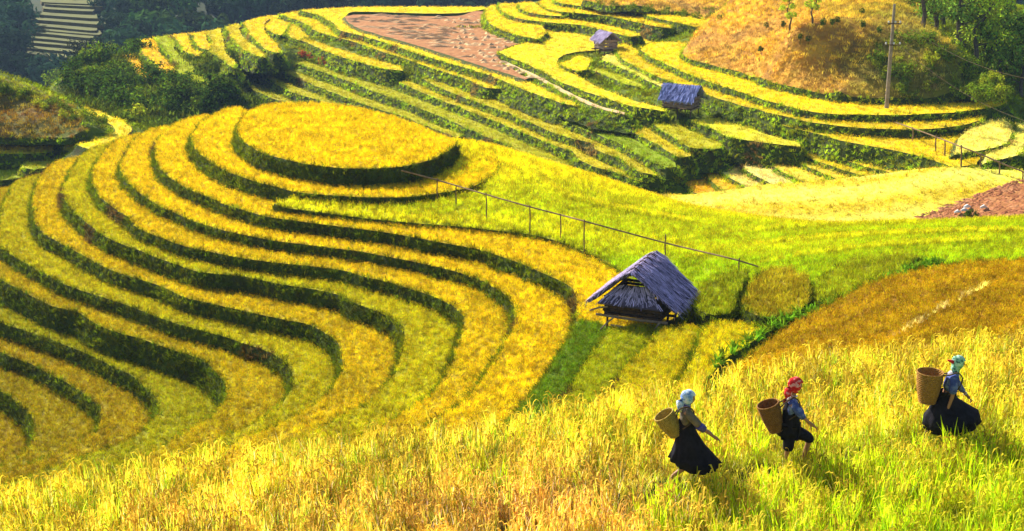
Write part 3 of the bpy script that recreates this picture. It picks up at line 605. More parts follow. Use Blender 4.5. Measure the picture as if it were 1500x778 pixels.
def bank_tints(st):
    out = []
    for f in st[1]:
        q = st[0][f[0]]; k = max(0, min(1, .45+.9*noise.noise(Vector((q[0]*.35, q[1]*.35, q[2]*.8)))))
        c = Vector((.10, .135, .003)).lerp(Vector((.23, .27, .005)), k)
        if noise.noise(Vector((q[0]*.22+9, q[1]*.22, 4))) > .42: c = Vector((.14, .085, .02))
        out.append(tuple(c))
    return out
near_t = coll_of('rice tufts near', [tuft('rice_tuft', 17, .62, .027, .12, .22, 5, M['rice'], 4, .09, .5) for i in range(6)])
mid_t = coll_of('rice tufts middle', [tuft('rice_tuft', 12, .185, .018, .12, .7, 4, M['rice'], 2, .10) for i in range(4)])
slope_t = coll_of('rice tufts green', [tuft('rice_tuft', 15, .26, .026, .12, .5, 2, M['rice'], 2, .14) for i in range(4)])
far_t = coll_of('rice tufts far', [tuft('rice_tuft', 12, .24, .06, .2, .8, 2, M['rice'], 1, .3) for i in range(4)])
bank_t = coll_of('bank grass tufts', [tuft('grass_tuft', 14, .30, .026, .1, .9, 0, M['bankgrass'], 3, .10) for i in range(4)])
bankf_t = coll_of('bank grass tufts far', [tuft('grass_tuft', 12, .40, .06, .1, .9, 0, M['bankgrass'], 2, .2) for i in range(4)])
scatter('hill_rice', store_mesh('hill_rice', RICE['front']), mid_t, 62, .65, 1.15, .15, 2, 'ripe golden rice on the near terraced hill')
scatter('slope_rice', store_mesh('slope_rice', RICE['slope']), slope_t, 34, .65, 1.15, .15, 3, 'lime green and brown rice on the slopes round the hut')
scatter('far_rice', store_mesh('far_rice', RICE['far']), far_t, 7, .6, 1.1, .15, 4, 'yellow rice on the far terraces')
scatter('bank_grass', store_mesh('bank_grass', BANK['front'], bank_tints(BANK['front'])), bank_t, 26, .6, 1.2, .6, 5, 'dark grass hanging over the near terrace banks')
scatter('far_bank_grass', store_mesh('far_bank_grass', BANK['far'], [tuple(2.5*c for c in q) for q in bank_tints(BANK['far'])]), bankf_t, 7, .6, 1.1, .5, 6, 'dark grass on the far terrace banks')

# ------------------------------------------------------------------ far mountain behind the valley
def MT(x, y):
    x = np.atleast_1d(np.asarray(x, float)); y = np.atleast_1d(np.asarray(y, float))
    return -84+.52*(y-250)+9*np.sin(x*.021+1.2)+5*np.sin(x*.05+y*.012)
mx_, my_ = np.meshgrid(np.arange(-330, 331, 6.), np.arange(230, 620, 6.)); mx_ = mx_.ravel(); my_ = my_.ravel()
mz_ = MT(mx_, my_)
mz_ = mz_+np.array([6*noise.noise(Vector((a*.018, b*.018, 0)))+2.2*noise.noise(Vector((a*.06, b*.06, 3))) for a, b in zip(mx_, my_)])
LINES = [(62,3,152,6),(66,6,150,10),(64,12.5,136,16.5),(44,20,144,27),(22,26,152,36),(32,35,140,45),(28,41,146,51),(6,43,140,56),(10,51,142,64),(28,60,140,70),(38,70,138,78),(28,76,120,88),(42,87,95,94),(40,94,92,101),(44,102,90,107)]
SPUR = lambda x, y: -39.7+.13*(np.asarray(y, float)-310)+0*np.asarray(x, float)
TL = []
for (a, b, c, d) in LINES:
    z = float(hit(SPUR, (a+c)/2, (b+d)/2, 100, 700)[2])
    TL.append((a, b, c, d, z))
sm = np.array([np.array(P(a+(c-a)*t, b+(d-b)*t, z))[:2] for (a, b, c, d, z) in TL for t in np.linspace(0, 1, 8)])
dist = np.full(len(mx_), 1e9)
for q in sm: dist = np.minimum(dist, np.hypot(mx_-q[0], my_-q[1]))
wgt = np.clip(1-(dist-8)/45, 0, 1); wgt = wgt*wgt*(3-2*wgt)
mz_ = mz_*(1-wgt)+(SPUR(mx_, my_)-1.1)*wgt
ng = len(np.arange(-330, 331, 6.)); mh = len(mx_)//ng
gi2 = np.arange(ng*mh).reshape(mh, ng)
gf2 = np.stack([gi2[:-1, :-1].ravel(), gi2[:-1, 1:].ravel(), gi2[1:, 1:].ravel(), gi2[1:, :-1].ravel()], 1)
M['forest'] = surf_mat('distant forest', [(.3, (.008, .022, .010)), (.5, (.02, .042, .012)), (.62, (.035, .065, .012)), (.8, (.06, .09, .015))], .022, bump=1.0, bscale=.25)
mme = bpy.data.meshes.new('mountain'); mme.from_pydata(np.stack([mx_, my_, mz_+ZO], 1).tolist(), [], gf2.tolist()); mme.polygons.foreach_set('use_smooth', [True]*len(mme.polygons))
mto = link('mountain', mme, [M['forest']]); tag(mto, 'dark forested mountainside across the valley', None, None, 'structure')
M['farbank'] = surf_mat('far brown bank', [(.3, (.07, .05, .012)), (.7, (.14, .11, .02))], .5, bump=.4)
M['farterrace'] = surf_mat('far shaded terrace', [(.3, (.07, .075, .008)), (.7, (.135, .145, .014))], .3, attr='tint', bump=.3)  # shade is put into this dark colour; the terraces themselves catch the sun
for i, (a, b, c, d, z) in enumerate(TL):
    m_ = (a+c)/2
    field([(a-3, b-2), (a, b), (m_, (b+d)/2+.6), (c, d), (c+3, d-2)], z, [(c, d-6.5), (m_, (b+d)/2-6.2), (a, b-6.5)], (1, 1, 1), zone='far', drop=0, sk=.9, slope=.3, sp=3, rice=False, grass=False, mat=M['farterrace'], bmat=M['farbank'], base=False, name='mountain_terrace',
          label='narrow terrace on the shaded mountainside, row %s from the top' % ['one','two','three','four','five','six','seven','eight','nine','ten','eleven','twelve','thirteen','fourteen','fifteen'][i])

# ------------------------------------------------------------------ plants
M['leaf_dark'] = leaf_mat('dark thicket leaves', None, (.085, .14, .010), .7, .03, .35)
M['leaf_mid'] = leaf_mat('shrub leaves', None, (.19, .26, .012), .6, .03, .4)
M['leaf_yel'] = leaf_mat('yellow green leaves', None, (.46, .48, .02), .5, .03, .45)
M['leaf_fresh_sunlit'] = leaf_mat('fresh and sunlit tree leaves', None, (.58, .68, .04), .5, .03, .5)
M['leaf_grove'] = leaf_mat('grove leaves', None, (.26, .36, .04), .7, .04, .55)
M['leaf_red'] = leaf_mat('red shrub leaves', None, (.55, .10, .04), .4, .02, .4)
M['bark'] = surf_mat('bark', [(.3, (.06, .04, .03)), (.7, (.22, .17, .13))], 4, bump=.6)
def foliage(name, lumps, n, leaf, mat, rnd, flat=1.0):
    """many small leaves spread through a set of clumps (centre, radius)"""
    r_ = random.Random(rnd); v = []; f = []
    tot = sum(l[1]**2 for l in lumps)
    for c, rad in lumps:
        for _ in range(max(6, int(n*rad**2/tot))):
            d = Vector((r_.gauss(0, 1), r_.gauss(0, 1), r_.gauss(0, 1))).normalized()
            rr = rad*(.45+.6*r_.random()**.6)
            p = Vector(c)+Vector((d.x*rr, d.y*rr, d.z*rr*flat))
            nn = (d+Vector((r_.uniform(-.8, .8), r_.uniform(-.8, .8), r_.uniform(-.2, .9)))).normalized()
            t = nn.cross(Vector((r_.uniform(-1, 1), r_.uniform(-1, 1), r_.uniform(-1, 1)))).normalized(); b = nn.cross(t)
            s = leaf*r_.uniform(.6, 1.3); o = len(v)
            v += [p-t*s, p+b*s*.45, p+t*s, p-b*s*.45]; f.append((o, o+1, o+2, o+3))
    me = mesh_from(name, v, f); me.materials.append(mat); return me
def lumps_for(r_, w_, h_, k, z0=.2):
    return [((r_.uniform(-w_, w_)*.55, r_.uniform(-w_, w_)*.55, z0+h_*r_.uniform(.15, .8)), r_.uniform(.28, .5)*min(w_, h_)) for _ in range(k)]
def shrub_set(mat, k, w_, h_, n, leaf, seed):
    out = []
    for i in range(k):
        r_ = random.Random(seed+i); out.append(foliage('shrub', lumps_for(r_, w_, h_, 9, 0), n, leaf, mat, seed+i))
    return out
SH = {'dark': shrub_set(M['leaf_dark'], 4, 1.5, 1.7, 420, .17, 10), 'mid': shrub_set(M['leaf_mid'], 3, 1.2, 1.3, 340, .15, 30), 'yel': shrub_set(M['leaf_yel'], 3, 1.0, 1.1, 300, .14, 50),
      'red': shrub_set(M['leaf_red'], 2, 1.1, .9, 220, .14, 70)}
MASS = {}
def shrub(kind, px, py, sc, label, group, zf=None, i=0, mass=None):
    q = hit(zf, px, py, 60, 250) if zf is not None else ghit(px, py)
    me = SH[kind][i % len(SH[kind])]; loc = (q[0], q[1], q[2]+ZO-.1); rz = random.uniform(0, 6.28); scl = (sc, sc, sc*random.uniform(.85, 1.15))
    if mass:
        c = np.empty(len(me.vertices)*3, np.float32); me.vertices.foreach_get('co', c); c = c.reshape(-1, 3)*scl
        co, si = math.cos(rz), math.sin(rz); c = np.stack([c[:, 0]*co-c[:, 1]*si+loc[0], c[:, 0]*si+c[:, 1]*co+loc[1], c[:, 2]+loc[2]], 1)
        MASS.setdefault((mass, kind), []).append(c); return None
    o = link('shrub', me); o.location = loc; o.rotation_euler = (0, 0, rz); o.scale = scl
    return tag(o, label, 'shrub', group)
def build_mass(mass, kind, label):
    v = np.concatenate(MASS[(mass, kind)]); n = len(v)//4
    me = bpy.data.meshes.new(mass); me.from_pydata(v.tolist(), [], np.arange(n*4).reshape(n, 4).tolist()); me.materials.append(SH[kind][0].materials[0])
    return tag(link(mass, me), label, None, None, 'stuff')
def ghit(px, py, d0=60, d1=240):
    x, y, z = ray(px, py); t = d0; last = None
    while t < d1:
        h = z*t-GZ(x*t, y*t)
        if h < 0:
            return (x*t, y*t, z*t)
        t += .5
    return (x*t, y*t, z*t)
rs_ = random.Random(4)
THK = [(70,118),(92,102),(112,88),(150,73),(200,66),(206,84),(200,100),(228,120),(252,108),(300,130),(338,136),(352,150),(320,158),(300,164),(250,176),(215,176),(180,165),(140,148),(100,132)]
k = 0
while k < 95:
    px, py = rs_.uniform(66, 356), rs_.uniform(64, 180)
    if not inpoly(np.array([px]), np.array([py]), THK)[0]: continue
    kd = 'mid' if rs_.random() < .3 else 'dark'
    shrub(kd, px, py, rs_.uniform(.7, 1.5), None, None, None, k, 'thicket'); k += 1
build_mass('thicket', 'dark', 'dark green thicket on the slope below the left end plots'); build_mass('thicket', 'mid', 'brighter leafy growth among the dark thicket behind the near hill')
for i, (px, py, sc) in enumerate([(348,98,.5),(362,99,.6),(378,95,.7),(394,90,.6),(408,86,.5),(352,90,.5),(338,46,.35),(330,53,.35)]):
    shrub('dark', px, py, sc, 'dark shrub in the gully between the ridge plots and the lower terrace bands', 'gully shrubs', None, i)
for i, (px, py, sc) in enumerate([(442,82,.9),(448,86,1.0),(456,89,.8),(474,93,.9),(482,95,.7)]):
    shrub('red', px, py, sc, 'reddish shrub on the green bank above the long terrace bands', 'red shrubs', None, i)
shrub('yel', 203, 181, 1.5, 'pale yellow green bush by itself behind the near hill ridge', None, None, 1)
t_ = empty('tree', (0, 0, 0)); q = ghit(117, 88); t_.scale = (1.25, 1.25, 1.25); t_.location = (q[0], q[1], q[2]+ZO-.2)
tag(t_, 'dark round tree standing alone in front of the shaded mountain terraces', 'tree')
m_ = MB(); m_.tube([(0, 0, -.3), (.05, 0, 1.2), (0, .1, 2.2)], [.16, .12, .06]); m_.build('trunk', M['bark'], t_)
r_ = random.Random(5); link('crown', foliage('crown', [((r_.uniform(-.9, .9), r_.uniform(-.9, .9), 1.6+r_.uniform(-.7, .9)), .75) for _ in range(12)], 900, .16, leaf_mat('dark crown leaves', None, (.03, .035, .012), .5, .03, .2), 5), parent=t_)
# weeds of the left hillock
for i in range(34):
    px = rs_.uniform(-10, 150); yy = 112+px*.42; py = yy+rs_.uniform(2, 20)*(1 if px < 110 else .6)
    shrub('yel' if rs_.random() < .45 else 'mid', px, py, rs_.uniform(.3, .62), None, None, HK, i, 'hillock_scrub')
build_mass('hillock_scrub', 'yel', 'yellow green scrub on the crest of the left hillock'); build_mass('hillock_scrub', 'mid', 'green scrub on the crest of the left hillock')
# bushes of the grassy hill
for i in range(64):
    u = rs_.random(); px = 1285+190*u; py = rs_.uniform(max(45, 50+75*max(0, (u-.45)/.55)), 150)
    shrub('yel' if rs_.random() < .45 else 'mid', px, py, rs_.uniform(.35, .8), None, None, GH, i, 'slope_scrub')
build_mass('slope_scrub', 'yel', 'yellow green scrub on the slope right of the utility pole'); build_mass('slope_scrub', 'mid', 'green scrub on the slope right of the utility pole')
for i, (px, py, sc, kd, lb) in enumerate([(1368,92,.95,'yel','bright yellow green bush halfway up the slope right of the utility pole'),(1425,118,1.0,'yel','yellow bush near the right end of the scrubby slope'),(1462,143,.9,'yel','low yellow bush at the far right end of the top terrace'),
        (1330,110,.8,'mid','green bush just right of the utility pole'),(1400,135,.8,'mid','green bush at the foot of the scrubby slope')]):
    shrub(kd, px, py, sc, lb, None, GH, i)
for i, (px, py, sc) in enumerate([(900,9,.8),(925,12,.8),(950,15,.9),(975,18,.8),(1000,21,.9),(1020,24,.8),(1040,26,.8),(1055,28,.7),(880,5,.8)]):
    shrub('mid', px, py, sc*.7, None, None, GH, i, 'hedge')
build_mass('hedge', 'mid', 'low dark green hedge on the bank above the highest terrace')
def tree(px, py, h, crown_w, mat, label, group, zf=None, slim=False, seed=0, n=900, leaf=.16, lo=.35):
    q = hit(zf, px, py, 60, 250) if zf is not None else ghit(px, py)
    r_ = random.Random(seed); t = empty('tree', (q[0], q[1], q[2]+ZO-.2)); tag(t, label, 'tree', group)
    m = MB(); bend = [(r_.uniform(-.03, .03)*h*i, r_.uniform(-.03, .03)*h*i, h*.92*i/5) for i in range(6)]; rb = .022*h+.03
    m.tube(bend, [rb*(1-.16*i) for i in range(6)], 7); m.build('trunk', M['bark'], t)
    lm = []
    for i in range(14 if not slim else 9):
        a = r_.uniform(0, 6.28); u = r_.uniform(lo, 1.0); p = bend[min(5, int(u*5))]
        rr = crown_w*(1.1-.7*abs(u-.6))*r_.uniform(.3, .9)
        c = (p[0]+rr*math.cos(a), p[1]+rr*math.sin(a), h*u)
        lm.append((c, crown_w*r_.uniform(.32, .52)))
        if i < 6: mb = MB(); mb.tube([(p[0], p[1], h*u*.85), ((p[0]+c[0])/2, (p[1]+c[1])/2, h*u*.93), c], [rb*.4, rb*.25, .02], 5); mb.build('limb', M['bark'], t)
    link('crown', foliage('crown', lm, n, leaf, mat, seed), parent=t)
    return t
tree(1157, 45, 3.5, .75, M['leaf_fresh_sunlit'], 'slim fresh green tree on the grassy hill, left of its pair', None, GH, True, 3, 600, .13, .42)
tree(1190, 36, 3.6, .7, M['leaf_fresh_sunlit'], 'slim fresh green tree on the grassy hill, right of its pair', None, GH, True, 4, 600, .13, .45)
SAP = []
for i in range(3):
    m = MB(); m.tube([(0, 0, -.1), (.02, 0, .2), (.0, .02, .5)], [.03, .025, .015], 5); fo = foliage('s', [((0, 0, .5), .26), ((.12, .05, .38), .18)], 130, .09, M['leaf_dark'], 300+i)
    o_ = len(m.v); m.v += [tuple(v.co) for v in fo.vertices]; m.f += [tuple(k+o_ for k in p.vertices) for p in fo.polygons]; me = m.mesh('sapling'); me.materials.append(M['leaf_dark']); SAP.append(me)
for i, (px, py) in enumerate([(1122,44),(1147,43),(1206,41),(1219,39),(1226,36),(1263,45),(1172,62),(1184,64),(1288,52),(1262,23)]):
    q = hit(GH, px, py, 60, 250); o = link('sapling', SAP[i % 3]); o.location = (q[0], q[1], q[2]+ZO-.02); o.rotation_euler = (0, 0, i*1.3); o.scale = (1, 1, random.uniform(.8, 1.3)); tag(o, 'tiny dark sapling dotted over the dry grass hill', 'sapling', 'saplings of the dry grass hill')
tree(1113, 92, 1.7, .28, M['leaf_dark'], 'thin sapling with a dark tuft on the orange grass', None, GH, True, 9, 160, .1, .8)
GROVE = [(1352,34,9),(1370,48,9.5),(1385,40,10),(1398,64,9),(1412,60,10.5),(1420,84,8),(1432,90,9.5),(1445,108,7.5),(1452,100,8.5),(1462,122,6.5),(1474,128,7),(1486,140,6),(1497,135,7.5),(1510,142,7)]
GL = [w_+' from the left in the grove behind the grassy hill' for w_ in ('first','second','third','fourth','fifth','sixth','seventh','eighth','ninth','tenth','eleventh','twelfth','thirteenth','fourteenth')]
for i, (px, py, h) in enumerate(GROVE):
    q = P(px, py, -20.0+(.6 if px < 1400 else 0)-.0); kd = M['leaf_fresh_sunlit'] if i in (6, 8, 10, 11, 13) else M['leaf_grove']  # paler leaf colour stands in for sunlight on some grove trees
    x, y, z = hit(GH, min(px, 1470), max(py, 20), 60, 240)
    x, y, z = ray(px, py); d = 128+(i % 3)*4
    tt = d/y
    t = tree(900, 150, h, 1.5+.05*h, kd, ('sunlit light green tree' if kd is M['leaf_fresh_sunlit'] else 'tall dark green tree')+', '+GL[i], 'grove trees behind the grassy hill', None, False, 20+i, 1500, .2, .25)
    t.location = (x*tt, d, z*tt+ZO-.8)

# ------------------------------------------------------------------ thatched huts
def thatch_mat(name, a, b):
    m, t, N, L = newmat(name); g = N('ShaderNodeNewGeometry'); r = ramp(N, [(0, a), (.6, b), (1, tuple(min(1, k*1.5) for k in b))]); L(g.outputs['Random Per Island'], r.inputs[0])
    d = N('ShaderNodeBsdfDiffuse'); L(r.outputs[0], d.inputs[0]); o = N('ShaderNodeOutputMaterial'); L(d.outputs[0], o.inputs[0]); return m
TH0 = thatch_mat('dark underlayer of thatch', (.05, .04, .07), (.10, .08, .14))
TH1 = thatch_mat('violet grey old thatch', (.04, .032, .07), (.50, .42, .68))
TH2 = thatch_mat('blue grey thatch', (.05, .06, .16), (.22, .25, .52))
TH3 = thatch_mat('pale violet thatch', (.16, .12, .26), (.42, .36, .56))
def hut(loc, rz, W, Ln, H, eave, mat, label, floor_z=.62, detail=True, pent=True, flare=.25, over=.35, wl=None):
    """gable hut on stilts; ridge along local y, gable facing -y; W half width of the roof, H ridge height, eave height"""
    t = empty('thatched_hut', loc, rz); tag(t, label, 'hut')
    rr = random.Random(int(W*1000))
    bw = W*.62; bl = Ln*.42
    def prof(v):
        q = math.sqrt(v*v+.02)-math.sqrt(.02); return v*W, H-(H-eave)*((q/.868)*1.12-.12*v*v*v)        # rounded ridge, eaves flaring out
    for sgn in (-1, 1):
        m = MB(); nu, nv = 8, 6; top_ = []; bot = []
        for i in range(nu+1):
            for j in range(nv+1):
                x, z = prof(j/nv); y = (-.5+i/nu)*Ln*(1+.14*(1-j/nv))+(.06*rr.uniform(-1, 1) if i in (0, nu) else 0); sag = -.10*math.sin(math.pi*i/nu)*(1-j/nv)+.035*rr.uniform(-1, 1)
                top_.append((sgn*x, y, z+sag)); bot.append((sgn*max(0, x-.03), y*.97, z+sag-.11))
        n0 = len(top_); fs = []
        for i in range(nu):
            for j in range(nv):
                a, b, c, d = i*(nv+1)+j, i*(nv+1)+j+1, (i+1)*(nv+1)+j+1, (i+1)*(nv+1)+j
                fs.append((a, b, c, d)); fs.append((d+n0, c+n0, b+n0, a+n0))
        for i in range(nu):
            a, d = i*(nv+1)+nv, (i+1)*(nv+1)+nv; fs.append((a, a+n0, d+n0, d))
        for j in range(nv):
            for i in (0, nu):
                a, b = i*(nv+1)+j, i*(nv+1)+j+1; fs.append((a, b, b+n0, a+n0) if i else (b, a, a+n0, b+n0))
        m.add(top_+bot, fs); sl_ = m.build('roof_slope', TH0 if detail else mat, t)
        # loose straw in overlapping courses
        s = MB(); courses = 8 if detail else 4; per = int((105 if detail else 26)*Ln/2.6)
        for c in range(courses):
            v0 = c/courses; 
            for k in range(per):
                y = (-.5+(k+rr.random())/per)*Ln*(1+.14*(1-v0))*1.02; v = max(0, v0+rr.uniform(-.06, .04)); v2 = min(1.12, v+rr.uniform(.2, .33))
                x, z = prof(v); x2, z2 = prof(min(v2, 1)); 
                if v2 > 1: x2 += (v2-1)*W*.8; z2 -= (v2-1)*(H-eave)*1.1
                wv = rr.uniform(.010, .032)*(1 if detail else 2.4); lift = .02+.07*rr.random(); dy = rr.uniform(-.16, .16)
                p = [Vector((sgn*x, y-wv, z+lift*.5)), Vector((sgn*x, y+wv, z+lift*.5)), Vector((sgn*x2, y+dy+wv*.5, z2+lift)), Vector((sgn*x2, y+dy-wv*.5, z2+lift))]
                s.add(p, [(0, 1, 2, 3)])
        for k in range(int(420*Ln/2.6) if detail else 130):        # frayed eaves and gable edges
            if rr.random() < .55:
                y = rr.uniform(-.52, .52)*Ln; x, z = prof(rr.uniform(.86, 1.0)); L_ = rr.uniform(.12, .42); e = Vector((sgn*L_*rr.uniform(.4, .9), rr.uniform(-.06, .06), -L_*rr.uniform(.5, 1)))
            else:
                v = rr.random(); x, z = prof(v); y = rr.choice((-1, 1))*Ln*.5*(1+.14*(1-v)); L_ = rr.uniform(.08, .28); e = Vector((sgn*L_*rr.uniform(.2, .6), math.copysign(L_*rr.uniform(.2, .7), y), -L_*rr.uniform(.3, .9)))
            p = Vector((sgn*x, y, z+.02)); wv = rr.uniform(.008, .022)*(1 if detail else 2); d_ = Vector((0, wv, 0)) if abs(e.x) > abs(e.y) else Vector((wv, 0, 0))
            s.add([p-d_, p+d_, p+e+d_*.4, p+e-d_*.4], [(0, 1, 2, 3)])
        o = s.build('thatch_straw', mat, sl_); o['kind'] = 'stuff'
    if detail:
        for i in range(5):
            m = MB(); y = -.5*Ln*.95+Ln*.95*(i+.5)/5.2; m.tube([(-.30, y, H-.22), (-.12, y+.01, H+.02), (0, y, H+.07), (.14, y-.01, H+.0), (.36, y, H-.27)], .018, 6); m.build('ridge_stick', M['wood'], t)
    fz = floor_z
    for ix in (-1, 1):
        for iy in (-1, 0, 1):
            m = MB(); x, y = ix*bw*.95, iy*bl*.95
            m.tube([(x+rr.uniform(-.05, .05), y, -.25), (x, y, fz*.5), (x+rr.uniform(-.03, .03), y, eave+.18*(H-eave))], .045, 7, jit=.1); m.build('stilt', M['wood'], t)
    m = MB(); m.box((0, 0, fz), (2*bw+.1, 2*bl+.1, .06)); m.build('floor', M['wood'], t)
    for i, y in enumerate((-bl-.08, -bl*.3, bl*.5, bl+.08)):
        m = MB(); m.tube([(-bw-.35, y, fz-.07), (0, y, fz-.08), (bw+.3, y, fz-.06)], .05, 7, jit=.1); m.build('floor_log', M['wood'] if i else M['palewood'], t)
    top_w = eave+.12*(H-eave)
    npl = 5 if detail else 3
    for k in range(npl):
        z = fz+.08+(top_w-fz)*(k+.4)/npl; th = (top_w-fz)/npl*.8
        for (a, b) in (((-bw, -bl, z), (bw, -bl, z)), ((-bw, bl, z), (bw, bl, z)), ((-bw, -bl, z+.01), (-bw, bl, z+.01)), ((bw, -bl, z+.01), (bw, bl, z+.01))):
            m = MB(); a = Vector(a); b = Vector(b); dv = (b-a).normalized()*rr.uniform(.05, .16); m.bar(a-dv, b+dv, .04, th); m.build('wall_plank', wl or M['wood'], t)
    if pent:
        s = MB(); p = MB(); y0 = -Ln*.5*.86
        zt = eave+.50*(H-eave); zb = eave+.04; xw = W*.62
        p.add([(-xw*.55, y0+.1, zt), (xw*.55, y0+.1, zt), (xw*1.15, y0-.42, zb), (-xw*1.15, y0-.42, zb), (-xw*.55, y0+.1, zt-.08), (xw*.55, y0+.1, zt-.08), (xw*1.15, y0-.40, zb-.06), (-xw*1.15, y0-.40, zb-.06)],
              [(3, 2, 1, 0), (4, 5, 6, 7), (0, 1, 5, 4), (1, 2, 6, 5), (2, 3, 7, 6), (3, 0, 4, 7)])
        g = p.build('gable_thatch', TH0 if detail else mat, t)
        for k in range(300):
            u = rr.uniform(-1, 1); v = rr.random()*.8; v2 = v+rr.uniform(.2, .42)
            f = lambda u, v: Vector((u*xw*(.55+.6*v), y0+.1-.52*v, zt+(zb-zt)*v+.02))
            wv = rr.uniform(.012, .03); a = f(u, v); b = f(u+rr.uniform(-.05, .05), v2); s.add([a-Vector((wv, 0, 0)), a+Vector((wv, 0, 0)), b+Vector((wv*.6, 0, .01)), b-Vector((wv*.6, 0, -.01))], [(0, 1, 2, 3)])
        o = s.build('gable_straw', mat, g); o['kind'] = 'stuff'
    return t
h1 = P(942, 484, -17.15)
T1 = hut((h1[0]+.05, h1[1]+1.0, -17.22+ZO), -.40, 1.68, 2.7, 2.38, 1.10, TH1, 'thatched hut on stilts with a violet grey straw roof beside the lower terraces')
# loose poles leaning under the hut's floor
for i, (a, b) in enumerate([((-1.1, -1.5, .1), (-.6, -1.45, .62)), ((-.7, -1.55, .33), (.4, -1.5, .22)), ((.75, -1.5, .0), (1.1, -1.35, .6)), ((-1.6, -1.3, .7), (-.9, -1.35, .95))]):
    m = MB(); m.tube([a, ((a[0]+b[0])/2, (a[1]+b[1])/2-.03, (a[2]+b[2])/2+.04), b], .035, 6); m.build('prop_pole', M['palewood'], T1)
h2 = P(1000, 176, -23.0)
hut((h2[0], h2[1]+1.2, GZ(h2[0], h2[1]+1.2)+ZO+.1), math.radians(62), 1.6, 3.0, 2.75, 1.55, TH2, 'hut with a blue grey thatched roof on stilts in the middle of the far terraces', .8, False, False, wl=surf_mat('weathered pinkish planks', [(.3, (.16, .11, .1)), (.7, (.34, .25, .22))], 4))
h3 = P(888, 75, -21.75)
hut((h3[0], h3[1]+.8, -21.9+ZO), .42, 1.25, 2.6, 2.2, 1.25, TH3, 'small pale hut at the edge of the wide yellow paddy, farthest of the three', .3, False, False, wl=surf_mat('pale pinkish wall boards', [(.3, (.3, .2, .16)), (.7, (.5, .36, .3))], 4))

# ------------------------------------------------------------------ bamboo rails, utility pole, wires
def rail(pts, posts, label, zoff=None):
    """pts: rail pixels with the surface they stand over; posts: (px, top y, foot y)"""
    t = empty('bamboo_rail', (0, 0, 0)); tag(t, label, 'rail')
    W_ = []
    for (px, ty, by, zf) in posts:
        b = hit(zf, px, by, 40, 200); d = b[1]; x, y, z = ray(px, ty); tt = d/y
        W_.append((Vector((b[0], b[1], b[2]+ZO)), Vector((x*tt, d, z*tt+ZO))))
    t.location = W_[0][0]
    o = W_[0][0]
    line = []
    for (px, py, i, j, u) in pts:
        d = W_[i][1].y*(1-u)+W_[j][1].y*u; x, y, z = ray(px, py); tt = d/y; line.append(Vector((x*tt, d, z*tt+ZO))-o)
    m = MB(); R_ = .028*line[0].length/line[0].length; m.tube(resample(line, .8), .034 if W_[0][0].y < 90 else .05, 6); m.build('rail_pole', M['bamboo'], t)
    for b, a in W_:
        m = MB(); r = .032 if b.y < 90 else .055
        dv = Vector((random.uniform(-.05, .05), 0, 0)); m.tube([b-o-Vector((0, 0, .2)), (a+b)/2-o+dv, a-o+Vector((0, 0, .08))], [r*1.1, r, r*.9], 6); m.build('post', M['bamboo'], t)
    return t
L2F = lambda x, y: np.full(np.shape(np.atleast_1d(x)), -16.45)
rail([(588,250,0,0,0),(641,264,0,1,0),(712,285,1,2,.9),(776,303,3,4,0),(822,315,4,5,.0),(856,324,5,6,0),(975,356,6,7,.0),(1083,382,7,7,0),(1112,391,7,7,0)],
     [(641,264,290,SLOPE),(668,273,300,SLOPE),(712,285,320,SLOPE),(776,303,337,SLOPE),(821,316,347,SLOPE),(856,324,366,SLOPE),(975,346,374,SLOPE),(1083,381,393,SLOPE)], 'thin bamboo rail on crooked posts running down behind the violet roofed hut')
R3F = lambda x, y: np.full(np.shape(np.atleast_1d(x)), -22.1)
rail([(1284,168,0,0,0),(1300,175,0,0,0),(1337,188,1,1,0),(1372,201,2,2,0),(1408,215,4,4,0),(1437,226,5,5,0),(1464,238,6,6,0),(1510,256,7,7,0)],
     [(1300,174,188,R3F),(1337,188,206,R3F),(1371,200,221,R3F),(1384,206,227,R3F),(1408,214,243,R3F),(1437,226,249,R3F),(1464,238,254,R3F),(1498,252,262,R3F)], 'thin bamboo rail crossing the pale terraces at the right edge')
b = P(1299, 153, -20.5); up_t = empty('utility_pole', (b[0], b[1], b[2]+ZO)); tag(up_t, 'tall grey utility pole at the foot of the grassy hill', 'utility pole')
x, y, z = ray(1300, 6); tt = b[1]/y; ph = z*tt-b[2]
M['concrete'] = surf_mat('grey pole', [(.3, (.20, .16, .14)), (.7, (.40, .33, .29))], 3, bump=.1)
M['white'] = surf_mat('porcelain', [(.3, (.6, .6, .62)), (.7, (.8, .8, .82))], 3, bump=0)
m = MB(); m.tube([(0, 0, -.3), (0, 0, ph*.5), (.02, 0, ph)], [.17, .14, .10], 10); m.build('pole', M['concrete'], up_t)
for (zz_, ln) in ((ph*.81, .9), (ph*.60, 1.1)):
    m = MB(); m.bar((-ln/2, -.16, zz_), (ln/2+.2, -.16, zz_), .08, .08); c = m.build('crossarm', M['wood'], up_t)
    for xx in (-ln/2+.08, .16, ln/2+.1):
        m = MB(); m.tube([(xx, -.16, zz_+.04), (xx, -.16, zz_+.14), (xx, -.16, zz_+.22)], [.05, .09, .04], 8); m.build('insulator', M['white'], c)
for i, (px, z0, e) in enumerate([(1300, ph*.85, (1540, 122)), (1300, ph*.62, (1540, 190))]):
    p0 = Vector((b[0]+.3, b[1]-.16, b[2]+ZO+z0)); x, y, z = ray(*e); d = 104; tt = d/y; p1 = Vector((x*tt, d, z*tt+ZO))
    m = MB(); m.tube([p0.lerp(p1, u)+Vector((0, 0, -.9*math.sin(math.pi*u))) for u in np.linspace(0, 1, 14)], .011, 5)
    o = m.build('power_line', M['palewood'], None); tag(o, ['upper', 'lower'][i]+' wire running from the utility pole to the right', 'wire')

